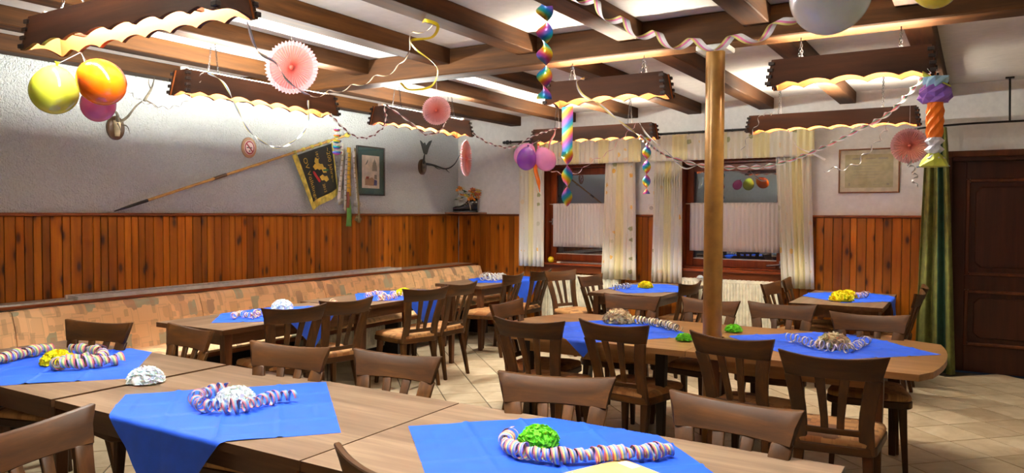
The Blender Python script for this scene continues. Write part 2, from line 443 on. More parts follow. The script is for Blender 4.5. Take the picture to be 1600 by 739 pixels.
for _, x, y in tiles[300:]:
    s = len(rest.v); rest.box(-E1P/2+0.0042, E1P/2-0.0042, -E2P/2+0.0042, E2P/2-0.0042, -0.008, 0.0)
    rest.xf(Matrix.Translation((x, y, 0)) @ Matrix.Rotation(R(45), 4, 'Z'), s)
o = obj('floor_tiles_far', rest, 'tile', floor); o['kind'] = 'stuff'
wall_left = struct('wall_left', MB().box(XL-0.2, XL, YF, YB+0.3, 0, ZC+0.1), 'plaster_rough')
struct('wall_right', MB().box(XR, XR+0.2, YF, YB+0.3, 0, ZC+0.1), 'plaster_smooth')
struct('wall_front', MB().box(XL, XR, YF-0.2, YF, 0, ZC+0.1), 'plaster_smooth')
struct('ceiling', MB().box(XL, XR, YF, YB, ZC, ZC+0.1), 'plaster_ceiling')
W1, W2 = (-4.74, -3.62), (-2.93, -1.76)
WZ0, WZ1 = 0.90, 2.13
DX0, DX1, DZ = -0.27, 0.80, 2.10
b = MB()
for x0, x1 in ((XL, W1[0]), (W1[1], W2[0]), (W2[1], DX0), (DX1, XR)): b.box(x0, x1, YB, YB+0.3, 0, ZC+0.1)
for x0, x1 in (W1, W2): b.box(x0, x1, YB, YB+0.3, 0, WZ0); b.box(x0, x1, YB, YB+0.3, WZ1, ZC+0.1)
b.box(DX0, DX1, YB, YB+0.3, DZ, ZC+0.1); b.box(DX0, DX1, YB+0.2, YB+0.3, 0, DZ)
wall_back = struct('wall_back', b, 'plaster_smooth')

# beams: joists run from front to back, one heavy beam across carries them
for cx in (-5.99, -5.18, -4.38, -3.55, -2.78, -1.98, -1.16, -0.33):
    o = struct('ceiling_joist', MB().box(-0.08, 0.08, YF, YB, ZJ, ZC), 'beam_y', bevel=0.006); o.location = (cx, 0, 0)
struct('main_beam', MB().box(XL, XR, 4.72, 4.92, ZB, ZC-0.004), 'beam_x', bevel=0.008)

# wainscot boards
planks = {}
def plank(parent, wd, z0, z1, x, y, side):
    key = (round(wd, 3), z0, z1, side)
    if key not in planks:
        g = 0.0022
        if side == 'L': mb = MB().box(0, 0.014, -wd/2+g, wd/2-g, z0, z1)
        else: mb = MB().box(-wd/2+g, wd/2-g, -0.014, 0, z0, z1)
        planks[key] = mesh_of('plank', mb, 'pine_panel', bevel=0.003)
    o = obj('plank', planks[key], None, parent, loc=(x, y, rnd.uniform(-0.0, 0.0)))
WT = 1.49
o = obj('panel_backing', MB().box(XL, XL+0.003, 0.8, YB, 0.0, WT), 'under_dark', wall_left)
y = YB-0.02
while y > 1.2:
    wd = rnd.choice((0.062, 0.062, 0.078, 0.09)); plank(wall_left, wd, 0.03, WT, XL+0.003, y-wd/2, 'L'); y -= wd
for x0, x1 in ((XL+0.02, W1[0]), (W1[1], W2[0]), (W2[1], -0.45)):
    obj('panel_backing', MB().box(x0, x1, YB-0.003, YB, 0.0, WT), 'under_dark', wall_back)
    x = x0
    while x < x1-0.02:
        wd = min(rnd.choice((0.062, 0.078, 0.078, 0.09)), x1-x)
        wd = round(max(wd, 0.03), 3); plank(wall_back, wd, 0.03, WT, x+wd/2, YB-0.003, 'B'); x += wd
for x0, x1 in (W1, W2):
    obj('panel_backing', MB().box(x0, x1, YB-0.003, YB, 0.0, 0.86), 'under_dark', wall_back)
    x = x0
    while x < x1-0.02:
        wd = round(max(min(0.078, x1-x), 0.03), 3); plank(wall_back, wd, 0.03, 0.86, x+wd/2, YB-0.003, 'B'); x += wd
struct('trim_1', MB().box(XL, XL+0.035, 0.8, YB, WT, WT+0.026), 'pine_trim_y', bevel=0.006)
b = MB()
for x0, x1 in ((XL+0.036, W1[0]), (W1[1], W2[0]), (W2[1], -0.45)): b.box(x0, x1, YB-0.035, YB, WT, WT+0.026)
struct('trim_2', b, 'pine_trim_x', bevel=0.006)

# windows
def window(n, x0, x1, dark):
    yq = YB+0.13
    fr = MB()
    for a0, a1, b0, b1 in ((x0, x0+0.03, WZ0, WZ1), (x1-0.03, x1, WZ0, WZ1)): fr.box(a0, a1, YB-0.012, YB+0.28, b0, b1)
    fr.box(x0+0.03, x1-0.03, YB-0.012, YB+0.28, WZ1-0.03, WZ1); fr.box(x0+0.03, x1-0.03, YB-0.0, YB+0.28, WZ0, WZ0+0.02)
    win = struct('window_%d' % n, fr, 'window_wood', bevel=0.003)
    cas = MB()
    for a0, a1 in ((x0-0.05, x0), (x1, x1+0.05)): cas.box(a0, a1, YB-0.03, YB-0.001, WZ0-0.02, WZ1+0.05)
    cas.box(x0, x1, YB-0.03, YB-0.001, WZ1, WZ1+0.05)
    obj('window_casing', cas, 'window_wood', win, bevel=0.004)
    sa = MB(); s0, s1, t0, t1 = x0+0.03, x1-0.03, WZ0+0.02, WZ1-0.03; q = 0.085
    sa.box(s0, s0+q, yq-0.03, yq+0.03, t0, t1).box(s1-q, s1, yq-0.03, yq+0.03, t0, t1)
    sa.box(s0+q, s1-q, yq-0.03, yq+0.03, t0, t0+q).box(s0+q, s1-q, yq-0.03, yq+0.03, t1-q, t1)
    obj('window_sash', sa, 'window_wood', win, bevel=0.006)
    obj('pane', MB().box(s0+q, s1-q, yq-0.003, yq+0.003, t0+q, t1-q), 'window_glass', win)
    obj('bead', MB().box(s0+q, s1-q, yq-0.024, yq-0.012, t0+q, t0+q+0.012), 'frame_silver', win)
    obj('window_sill', MB().box(x0-0.04, x1+0.04, YB-0.10, YB+0.12, WZ0-0.03, WZ0), 'window_wood_x', win, bevel=0.006)
    obj('apron_board', MB().box(x0-0.02, x1+0.02, YB-0.05, YB-0.018, WZ0-0.12, WZ0-0.03), 'pine_trim_x', win, bevel=0.005)
    h = MB(); hx = s0+0.035 if n == 1 else s1-0.04
    if n == 1:
        h.tube([(hx, yq-0.03, 1.42), (hx, yq-0.06, 1.42), (hx-0.06, yq-0.065, 1.42)], 0.009, 8)
    else:
        h.tube([(hx, yq-0.03, t0+0.05), (hx, yq-0.06, t0+0.05), (hx-0.14, yq-0.065, t0+0.035)], 0.010, 8)
    h.box(hx-0.013, hx+0.013, yq-0.036, yq-0.03, (1.38 if n == 1 else t0+0.01), (1.46 if n == 1 else t0+0.09))
    obj('window_handle', h, 'steel', win, smooth=40)
    return win
window(1, *W1, 0); window(2, *W2, 0)

# door with two raised panels
df = MB().box(DX0, DX0+0.06, YB-0.02, YB+0.1, 0, DZ).box(DX1-0.06, DX1, YB-0.02, YB+0.1, 0, DZ).box(DX0+0.06, DX1-0.06, YB-0.02, YB+0.1, DZ-0.06, DZ)
door = struct('door_1', df, 'door_wood', bevel=0.006)
dl = MB(); a0, a1 = DX0+0.06, DX1-0.06
for z0, z1 in ((0.005, 0.26), (0.80, 0.94), (1.87, DZ-0.06)): dl.box(a0+0.12, a1-0.12, YB+0.03, YB+0.075, z0, z1)
dl.box(a0, a0+0.12, YB+0.03, YB+0.075, 0.005, DZ-0.06).box(a1-0.12, a1, YB+0.03, YB+0.075, 0.005, DZ-0.06)
obj('door_leaf', dl, 'door_wood', door, bevel=0.003)
for z0, z1 in ((0.26, 0.80), (0.94, 1.87)):
    mo = MB(); x0, x1 = a0+0.12, a1-0.12
    mo.box(x0, x0+0.03, YB+0.018, YB+0.06, z0, z1).box(x1-0.03, x1, YB+0.018, YB+0.06, z0, z1)
    mo.box(x0+0.03, x1-0.03, YB+0.018, YB+0.06, z0, z0+0.03).box(x0+0.03, x1-0.03, YB+0.018, YB+0.06, z1-0.03, z1)
    pn = MB().box(x0+0.03, x1-0.03, YB+0.05, YB+0.07, z0+0.03, z1-0.03)
    obj('door_panel', pn, 'door_wood', door)
    pr = MB(); c = 0.05; i = 0.075
    poly = [(x0+i+c, z0+i), (x1-i-c, z0+i), (x1-i, z0+i+c), (x1-i, z1-i-c), (x1-i-c, z1-i), (x0+i+c, z1-i), (x0+i, z1-i-c), (x0+i, z0+i+c)]
    pr.sweep([[(x, YB+0.05, z) for x, z in poly], [(x, YB+0.038, z) for x, z in [((px-(x0+x1)/2)*0.97+(x0+x1)/2, (pz-(z0+z1)/2)*0.97+(z0+z1)/2) for px, pz in poly]]])
    obj('raised_field', pr, 'door_wood', door)
    obj('panel_moulding', mo, 'door_wood_light', door, bevel=0.006)
# canopy trim above door
struct('trim_3', MB().box(DX0-0.04, DX1+0.04, YB-0.05, YB-0.021, DZ-0.02, DZ+0.04), 'door_wood_light', bevel=0.006)

# round post in the room centre
PX, PY = -1.44, 4.81
pt = thing('support_post', 'tan painted round steel post standing between the long tables', 'post', (PX, PY, 0))
pt['kind'] = 'structure'; del pt['category']
obj('shaft', MB().lathe([(0.060, 0), (0.060, ZB-0.035)], 32), 'post_paint', pt, smooth=40)
obj('cap_plate', MB().box(-0.10, 0.10, -0.09, 0.09, ZB-0.035, ZB-0.001), 'white_plastic', pt, bevel=0.006)
# ------------------------------------------------------------------ tables
TT = 0.725
def rect(x0, x1, y0, y1): return [(x0, y0), (x1, y0), (x1, y1), (x0, y1)]
def table(name, label, cx, cy, L, W, rz, top='table_top', leg='table_leg', edge='table_edge', poly=None, legs=None, apron=None, group=None):
    t = thing(name, label, 'table', (cx, cy, 0), rz, group)
    p = poly or rect(-L/2, L/2, -W/2, W/2)
    b = MB(); n = len(p)
    b.sweep([[(x, y, TT-0.034) for x, y in p], [(x, y, TT) for x, y in p]])
    b.mi = [1]*len(b.f); b.mi[-1] = 0
    me = mesh_of('tabletop', b, [top, edge], fix=True)
    obj('tabletop', me, None, t)
    ax0, ax1, ay0, ay1 = apron or (-L/2+0.07, L/2-0.07, -W/2+0.06, W/2-0.06)
    a = MB().box(ax0, ax1, ay0, ay0+0.022, TT-0.12, TT-0.034).box(ax0, ax1, ay1-0.022, ay1, TT-0.12, TT-0.034)
    a.box(ax0, ax0+0.022, ay0+0.022, ay1-0.022, TT-0.12, TT-0.034).box(ax1-0.022, ax1, ay0+0.022, ay1-0.022, TT-0.12, TT-0.034)
    obj('apron', a, edge, t)
    for lx, ly in (legs or [(ax0+0.01, ay0+0.01), (ax1-0.01, ay0+0.01), (ax0+0.01, ay1-0.01), (ax1-0.01, ay1-0.01)]):
        h0, h1 = 0.020, 0.031
        sw = [[(lx+sx*h, ly+sy*h, z) for sx, sy in ((-1, -1), (1, -1), (1, 1), (-1, 1))] for z, h in ((0, h0), (TT-0.12, h1), (TT-0.0345, h1))]
        obj('leg', MB().sweep(sw), leg, t, bevel=0.004)
    return t
# (label, rectangle) kept for draping cloths
NY0, NY1 = 1.69, 2.57
NR = [(-4.81, -3.338), (-3.307, -1.840), (-1.832, -0.341)]
for (x0, x1), lb in zip(NR, ('brown laminate table at the left end of the front row under a yellow paper flower',
                             'brown laminate table in the middle of the front row with a hanging cloth',
                             'brown laminate table at the right end of the front row under the green paper flower')):
    table('dining_table', lb, (x0+x1)/2, (NY0+NY1)/2, x1-x0, NY1-NY0, 0, group='tables of the front row')
# long oval-ended table built around the post
MY0, MY1, MC = 4.25, 5.44, -1.43
def bow(xe, xt, n=10):
    return [(xe+(xt-xe)*(1-((2*k/n)-1)**2), MY0+(MY1-MY0)*k/n) for k in range(n+1)]
nt = [(MC-0.002, MY1), (MC-0.002, PY+0.075), (MC-0.095, PY+0.075), (MC-0.095, PY-0.075), (MC-0.002, PY-0.075), (MC-0.002, MY0)]
for (lb, pl, x0, x1) in (('left half of the long table around the post with a bowed end and cream flower', None, -2.70, MC-0.002), ('right half of the long table around the post, bowed towards the green curtain', None, MC+0.002, -0.37)):
    cx, cy = (x0+x1)/2, (MY0+MY1)/2
    if x0 < -2: pl = [(x0, MY0)]+[(MC-0.002, MY0), (MC-0.002, PY-0.075), (MC-0.095, PY-0.075), (MC-0.095, PY+0.075), (MC-0.002, PY+0.075), (MC-0.002, MY1)]+bow(x0, -2.93)[::-1][:-1]
    else: pl = [(MC+0.002, MY0), (x1+0.14, MY0)]+[(x, y) for x, y in bow(x1+0.17, -0.125)[1:-1]]+[(x1-0.06, MY1), (MC+0.002, MY1), (MC+0.002, PY+0.075), (MC+0.05, PY+0.075), (MC+0.05, PY-0.075), (MC+0.002, PY-0.075)]
    pl = [(x-cx, y-cy) for x, y in pl]
    L, W = x1-x0, MY1-MY0
    r_ = (x0 > -2)
    table('oval_table', lb, cx, cy, L, W, 0, 'table_top_oak', 'table_leg' if r_ else 'table_leg_dark', 'table_top_oak', pl,
          apron=(-L/2+0.12, L/2-(0.06 if r_ else 0.17), -W/2+0.10, W/2-0.10), group='halves of the long table',
          legs=[(lx, ly) for lx in (-L/2+0.14, L/2-(0.06 if r_ else 0.19)) for ly in (-W/2+0.13, W/2-0.13)])
# tables along the bench (long side along the wall)
LT = [(-5.06, -4.32, 3.30, 4.77, 'nearest of the three tables along the upholstered wall bench'),
      (-5.19, -4.45, 4.79, 6.26, 'middle one of the three tables along the upholstered wall bench'),
      (-5.24, -4.60, 6.85, 8.27, 'farthest of the three tables along the wall bench, in the corner')]
for x0, x1, y0, y1, lb in LT: table('dining_table', lb, (x0+x1)/2, (y0+y1)/2, y1-y0, x1-x0, R(90), group='tables along the bench')
BT = [(-3.36, -2.60, 6.93, 8.34, 'table standing end-on below the two windows with yellow flower'),
      (-1.44, -0.67, 7.13, 8.46, 'table standing end-on against the panelling beside the green curtain')]
for x0, x1, y0, y1, lb in BT: table('dining_table', lb, (x0+x1)/2, (y0+y1)/2, y1-y0, x1-x0, R(90), group='tables along the window wall')

# ------------------------------------------------------------------ chairs
def make_chair():
    t = thing('dining_chair', '', 'chair', group='dark wooden dining chairs')
    HW = 0.24
    def yb(x, z):
        k = (z-0.42)/0.45
        return -0.178-0.112*max(0, k)**1.2-0.048*(0.35+0.65*max(0, k))*(1-(x/HW)**2)
    def outline(fw_, bw, y0, y1, n=7, rad=0.07):
        pts = []
        cs = [(fw_-rad, y1-rad, 0), (-fw_+rad, y1-rad, 90), (-bw+rad, y0+rad, 180), (bw-rad, y0+rad, 270)]
        for cx, cy, a in cs:
            for k in range(n): pts.append((cx+rad*math.cos(R(a+90*k/(n-1))), cy+rad*math.sin(R(a+90*k/(n-1)))))
        return pts
    fr = outline(0.232, 0.195, -0.215, 0.225)
    obj('seat_frame', MB().prism(fr, 0.395, 0.438), 'chair_wood_h', t, smooth=40, bevel=0.005)
    loops = []
    for s_, z in ((0.97, 0.4385), (0.985, 0.452), (0.955, 0.468), (0.80, 0.477), (0.4, 0.480)):
        loops.append([(x*s_, y*s_, z) for x, y in fr])
    obj('cushion', MB().sweep(loops), 'seat_fabric', t, smooth=70)
    # crest rail
    n = 14; lo = []
    for i in range(n+1):
        u = -1+2*i/n; au = abs(u)
        zt = 0.888-0.022*(1-u*u); zb_ = 0.766+0.002*(1-u*u)
        xt = HW*u; xb = (HW-0.034)*u
        sec = []
        for f_, th in ((0, -1), (0.5, -1), (1, -1), (1, 1), (0.5, 1), (0, 1)):
            z = zb_+(zt-zb_)*f_; x = xb+(xt-xb)*(f_**1.6); sec.append((x, yb(x, z)+th*0.0115, z))
        lo.append(sec)
    obj('crest_rail', MB().sweep(lo), 'chair_wood_h', t, smooth=50, bevel=0.004)
    def strip(path, th=0.021):
        return MB().sweep([[(x-w_/2, yb(x, z)-th/2, z), (x+w_/2, yb(x, z)-th/2, z), (x+w_/2, yb(x, z)+th/2, z), (x-w_/2, yb(x, z)+th/2, z)] for x, z, w_ in path])
    for s_ in (-1, 1):
        p = [(0.150, 0.40, 0.070), (0.147, 0.47, 0.068), (0.144, 0.54, 0.066), (0.149, 0.61, 0.068), (0.160, 0.69, 0.070), (0.1745, 0.772, 0.072)]
        obj('back_post', strip([(x*s_, z, w_) for x, z, w_ in p]), 'chair_wood_v', t, smooth=40, bevel=0.004)
        p = [(0.034, 0.50, 0.034), (0.036, 0.57, 0.034), (0.043, 0.66, 0.038), (0.054, 0.772, 0.044)]
        obj('back_slat', strip([(x*s_, z, w_) for x, z, w_ in p], 0.015), 'chair_wood_v', t, smooth=40, bevel=0.003)
    lr = [[(x, yb(x, z)+th, z) for z, th in ((0.488, -0.010), (0.488, 0.010), (0.520, 0.010), (0.520, -0.010))] for x in [-0.120+0.240*i/8 for i in range(9)]]
    obj('lower_rail', MB().sweep(lr), 'chair_wood_h', t, smooth=50, bevel=0.003)
    for sx in (-1, 1):
        for (x0, y0, x1, y1) in ((0.178, 0.165, 0.200, 0.200), (0.150, -0.165, 0.170, -0.240)):
            lp = []
            for z, h, k in ((0.0, 0.014, 1.0), (0.2, 0.018, 0.5), (0.396, 0.024, 0.0)):
                cx = sx*(x0+(x1-x0)*k); cy = y0+(y1-y0)*k
                lp.append([(cx-h, cy-h, z), (cx+h, cy-h, z), (cx+h, cy+h, z), (cx-h, cy+h, z)])
            obj('leg', MB().sweep(lp), 'chair_wood_v', t, bevel=0.004)
    return t
# crest centre, facing angle, label
CH = [
 (-2.48, 1.20, 17, 'dark wooden chair turned sideways at the near edge, left corner of the picture'),
 (-1.30, 1.51, 78, 'chair with only its crest rail showing at the bottom edge of the picture'),
 (-4.49, 2.55, -74, 'chair behind the left front table with its back to the patterned bench'),
 (-3.83, 2.70, -97, 'chair standing between the left front table and the nearest bench table end'),
 (-2.91, 2.61, -81, 'chair on the far side of the front row, behind the ringed white flower'),
 (-2.31, 2.72, -84, 'chair on the far side of the front row where the two right tables meet'),
 (-1.45, 2.70, -73, 'chair on the far side of the front row, behind the green flower'),
 (-0.72, 2.66, -97, 'chair on the far side of the front row, nearest its right end'),
 (-4.10, 3.73, 163, 'chair with its back to the aisle at the nearest bench table, nearer of two'),
 (-4.12, 4.27, 168, 'chair with its back to the aisle at the nearest bench table, farther of two'),
 (-4.16, 5.30, 162, 'chair with its back to the aisle at the middle bench table, nearer of two'),
 (-4.17, 5.86, 178, 'chair with its back to the aisle at the middle bench table, farther of two'),
 (-4.34, 7.08, 184, 'chair at the corner bench table with its seat under the tabletop'),
 (-4.33, 7.68, 180, 'chair at the corner bench table, farther of two, next to the window curtain'),
 (-0.57, 3.83, 95, 'chair at the near side of the long table, rightmost, with patterned seat'),
 (-1.13, 4.12, 80, 'chair at the near side of the long table directly in front of the post'),
 (-1.87, 4.22, 83, 'chair at the near side of the long table in front of the cream flower'),
 (-2.37, 4.06, 94, 'chair at the near side of the long table, leftmost of that side'),
 (-2.98, 4.78, 2, 'chair at the bowed left end of the long table facing right'),
 (-2.38, 5.73, -88, 'chair on the far side of the long table, leftmost of that side'),
 (-1.75, 5.78, -100, 'chair on the far side of the long table partly hidden by the post'),
 (-1.22, 5.80, -87, 'chair on the far side of the long table, second from the green curtain'),
 (-0.60, 5.52, -83, 'chair on the far side of the long table, nearest the green curtain'),
 (-4.12, 7.78, -22, 'chair standing free before the left radiator with its back to the corner'),
 (-3.52, 7.34, -6, 'chair at the left side of the window table facing it'),
 (-2.35, 7.10, 174, 'chair at the right side of the window table, nearer of two'),
 (-2.32, 7.72, 178, 'chair at the right side of the window table, farther of two'),
 (-1.68, 7.52, -8, 'chair at the left side of the table by the panelling, nearer of two'),
 (-1.64, 8.06, 4, 'chair at the left side of the table by the panelling, farther of two'),
 (-0.42, 7.32, 178, 'chair beside the green curtain at the panelling table, nearer of two'),
 (-0.42, 7.92, 182, 'chair beside the green curtain at the panelling table, farther of two'),
]
chair0 = None
for x, y, a, lb in CH:
    x *= 0.971; y *= 0.971; loc = (x+0.29*math.cos(R(a)), y+0.29*math.sin(R(a)), 0); rz = R(a-90)
    if chair0 is None:
        chair0 = make_chair(); chair0.location = loc; chair0.rotation_euler = (0, 0, rz); chair0['label'] = lb
    else: dup(chair0, loc, rz, lb)

# ------------------------------------------------------------------ wall bench
BY0, BY1 = 0.6, 8.44
bench = thing('wall_bench', 'long upholstered bench with tan patterned fabric along the panelled left wall', 'bench', (-5.6, 4.5, 0))
seams = [BY0, 1.2, 2.63, 4.11, 5.55, 6.98, BY1]
for y0, y1 in zip(seams, seams[1:]):
    # back cushion: slightly reclined, rolled top
    prof = [(-5.585, 0.455), (-5.600, 0.55), (-5.635, 0.70), (-5.668, 0.79), (-5.69, 0.822), (-5.725, 0.832), (-5.76, 0.822), (-5.77, 0.455)]
    lo = []
    for k in range(9):
        v = k/8; yy = y0+0.003+(y1-y0-0.006)*v; e = 0.012*(1-min(1, min(v, 1-v)*8))
        lo.append([(x-e if i < 4 else x, yy, z-(e*0.5 if 3 <= i <= 6 else 0)) for i, (x, z) in enumerate(prof)])
    wobj('back_cushion', MB().sweep(lo), 'bench_fabric', bench, smooth=50)
    prof = [(-5.62, 0.402), (-5.62, 0.455), (-5.5, 0.462), (-5.26, 0.458), (-5.215, 0.445), (-5.20, 0.42), (-5.21, 0.402)]
    wobj('seat_cushion', MB().sweep([[(x, yy, z) for x, z in prof] for yy in (y0+0.002, (y0+y1)/2, y1-0.002)]), 'bench_fabric', bench, smooth=50)
wobj('seat_rail', MB().box(-5.62, -5.225, BY0, BY1, 0.36, 0.4005), 'pine_trim_y', bench, bevel=0.005)
wobj('back_board', MB().box(-5.80, -5.772, BY0, BY1, 0.05, 0.80), 'ledge_wood', bench)
wobj('front_support', MB().box(-5.64, -5.61, BY0, BY1, 0.0, 0.36), 'under_dark', bench)
wobj('ledge', MB().box(-6.09, -5.765, BY0, BY1, 0.825, 0.85), 'ledge_laminate', bench, bevel=0.005)
wobj('ledge_front_lip', MB().box(-5.762, -5.75, BY0, BY1, 0.834, 0.856), 'pine_trim_y', bench, bevel=0.003)
gr = wobj('vent_grille', MB().box(-6.0, -5.985, 3.15, 6.95, 0.8505, 0.880).box(-5.83, -5.815, 3.15, 6.95, 0.8505, 0.880), 'grille_metal', bench)
bar = mesh_of('grille_bar', MB().box(-5.985, -5.83, -0.012, 0.012, 0.8505, 0.876), 'grille_metal')
y = 3.18
while y < 6.94:
    o = obj('grille_bar', bar, None, gr, loc=(0, y, 0)); y += 0.052
wobj('ledge_strip', MB().box(-5.84, -5.82, BY0, 3.12, 0.8505, 0.862), 'grille_metal', bench)
for yy in (1.2, 2.9, 4.6, 6.3, 8.0):
    wobj('foot', MB().box(-5.60, -5.30, yy-0.03, yy+0.03, 0.0, 0.3595), 'under_dark', bench)

# ------------------------------------------------------------------ radiators
def radiator(label, x0, x1, z0, z1, y, axis='x'):
    t = thing('radiator', label, 'radiator', ((x0+x1)/2, y, 0) if axis == 'x' else (y, (x0+x1)/2, 0), 0 if axis == 'x' else R(90), 'white panel radiators')
    L = x1-x0; n = int(L/0.034)
    prof = []
    pts = []
    for i in range(n):
        a = -L/2+L*i/n; st = L/n
        pts += [(a, 0), (a+st*0.22, -0.014), (a+st*0.66, -0.014), (a+st*0.88, 0)]
    pts.append((L/2, 0)); poly = pts+[(L/2, 0.05), (-L/2, 0.05)]
    b = MB(); m_ = len(pts)
    b.grid(lambda u, v: (pts[int(round(u*(m_-1)))][0], pts[int(round(u*(m_-1)))][1]-0.03, z0+0.03+(z1-z0-0.06)*v), m_-1, 1)
    b.box(-L/2, L/2, -0.03, 0.04, z0, z0+0.03).box(-L/2, L/2, -0.03, 0.04, z1-0.03, z1)
    obj('fluted_panel', b, 'radiator_white', t)
    for s_ in (-1, 1): obj('side_plate', MB().box(s_*L/2-0.006, s_*L/2+0.006, -0.046, 0.044, z0-0.004, z1+0.006), 'radiator_white', t, bevel=0.003)
    gm = MB()
    for k in range(int(L/0.05)): gm.box(-L/2+0.015+k*0.05, -L/2+0.045+k*0.05, -0.024, 0.034, z1, z1+0.004)
    obj('top_grille', gm, 'radiator_white', t)
    for s_ in (-1, 1): obj('foot', MB().box(s_*L/2*0.8-0.012, s_*L/2*0.8+0.012, -0.02, 0.02, 0, z0), 'radiator_white', t)
    return t
radiator('white ribbed radiator under the left window', -4.70, -3.66, 0.14, 0.76, 8.42)
radiator('white ribbed radiator under the right window behind the post', -2.86, -1.80, 0.14, 0.79, 8.42)
radiator('low radiator under the wall bench behind the middle table', 5.1, 6.9, 0.08, 0.33, -5.52, 'y')
# ------------------------------------------------------------------ hanging box lamps
def chain_mb(b, p0, p1, link=0.022):
    p0, p1 = Vector(p0), Vector(p1); L = (p1-p0).length; n = max(2, int(L/(link*0.8))); d = (p1-p0).normalized()
    a = Vector((1, 0, 0)) if abs(d.x) < 0.8 else Vector((0, 1, 0))
    u = (a-d*a.dot(d)).normalized(); w2 = d.cross(u)
    for i in range(n):
        c = p0+(p1-p0)*((i+0.5)/n); side = u if i % 2 else w2
        lp = [c+d*(link*0.56*math.cos(q*PI/3))+side*(link*0.28*math.sin(q*PI/3)) for q in range(6)]
        for q in range(6):
            b.tube([lp[q], lp[(q+1) % 6]], 0.0018, 4, False)
def lamp(label, cx, cy, L, rz, tube, hook_z, zb=2.285, zt=2.46, n=None, zl=2.435):
    t = thing('box_lamp', label, 'lamp', (cx, cy, 0), rz, 'wooden box lamps hanging on chains')
    n = n or max(4, int(L/0.17)); th = 0.018
    hb, ht = 0.100, 0.072; fl = 0.025
    def wav(u):
        e = min(u, 1-u)*L
        k = min(1, max(0, (e-0.05)/0.06))
        return 0.012+k*(0.014*abs(math.sin(PI*n*u))**0.8*1.6+0.010*math.sin(PI*u))
    for s_ in (-1, 1):
        N = n*8; lo = []
        for i in range(N+1):
            u = i/N; z0 = zb+wav(u)
            def pt(f_, off):
                z = z0+(zt-z0)*f_; k = (z-zb)/(zt-zb)
                xx = (u-0.5)*(L-2*fl*k); yy = s_*(hb+(ht-hb)*k+off)
                return (xx, yy, z)
            lo.append([pt(0, 0), pt(1, 0), pt(1, -th), pt(0, -th)])
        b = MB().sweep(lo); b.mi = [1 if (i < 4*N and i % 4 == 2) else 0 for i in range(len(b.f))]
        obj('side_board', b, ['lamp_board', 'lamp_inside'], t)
    for s_ in (-1, 1):
        lo = []
        for i in range(13):
            v = i/12; z0 = zb+0.012+0.022*math.sin(PI*v)
            def pt(f_, off):
                z = z0+(zt-z0)*f_; k = (z-zb)/(zt-zb)
                return (s_*(L/2-fl*k-0.010+off), (v-0.5)*2*(hb+(ht-hb)*k-th-0.0005), z)
            lo.append([pt(0, 0), pt(1, 0), pt(1, -th), pt(0, -th)])
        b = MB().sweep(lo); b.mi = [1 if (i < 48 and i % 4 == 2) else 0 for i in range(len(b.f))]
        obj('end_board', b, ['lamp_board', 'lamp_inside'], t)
        fj = MB()
        for sy in (-1, 1):
            for q in range(4):
                z = zb+0.03+q*0.040; k = (z-zb)/(zt-zb)
                x = s_*(L/2-fl*k); y = sy*(hb+(ht-hb)*k)
                fj.box(min(x-s_*0.022, x+s_*0.012), max(x-s_*0.022, x+s_*0.012), y-0.012, y+0.012, z-0.010, z+0.010)
        obj('finger_joint', fj, 'finger_dark', t, bevel=0.002)['kind'] = 'stuff'
    obj('tube', MB().tube([(-L/2+0.07, 0, zl), (L/2-0.07, 0, zl)], 0.010, 10), tube, t, smooth=40)
    for s_ in (-1, 1): obj('tube_holder', MB().box(s_*(L/2-0.055)-0.016, s_*(L/2-0.055)+0.016, -0.02, 0.02, zl-0.025, zl+0.016), 'white_plastic', t)
    obj('cross_bar', MB().box(-L*0.3-0.012, -L*0.3+0.012, -ht+th, ht-th, 2.355, 2.37).box(L*0.3-0.012, L*0.3+0.012, -ht+th, ht-th, 2.355, 2.37), 'lamp_board', t)
    for s_ in (-1, 1):
        b = MB()
        for sy in (-1, 1): chain_mb(b, (s_*L*0.3, sy*0.055, zt-0.004), (s_*L*0.3, sy*0.006, hook_z-0.02))
        b.tube([(s_*L*0.3, 0, hook_z-0.03), (s_*L*0.3, 0, hook_z)], 0.003, 6)
        obj('chain', b, 'dark_iron', t)
    return t
lamp('wooden box lamp over the front row, nearest the top left corner', -3.20, 1.97, 1.46, 0, 'tube_cool', ZC, zl=2.475)
lamp('added wooden box lamp, unseen above the frame, brightening the right of the front row', -1.15, 1.97, 1.46, 0, 'tube_cool', ZC, zl=2.44)  # added lamp out of view, put in to brighten the near tables
lamp('wooden box lamp over the near end of the bench, left of two', -4.47, 3.77, 1.38, R(90), 'tube_bench', ZC, zl=2.4665)
lamp('wooden box lamp over the bench near the corner, behind the small pink rosette', -4.47, 5.68, 1.34, R(90), 'tube_bench', ZC, zl=2.4665)
lamp('short wooden box lamp under the main beam, left of the post', -2.20, 4.83, 0.90, 0, 'tube_warm', ZB)
lamp('short wooden box lamp under the main beam, right of the post', -0.655, 4.83, 0.90, 0, 'tube_warm', ZB)
lamp('wooden box lamp before the left window curtain', -3.54, 7.40, 1.44, 0, 'tube_warm', ZC)
lamp('wooden box lamp before the right window, next to the framed certificate', -1.16, 7.40, 1.46, 0, 'tube_warm', ZC)

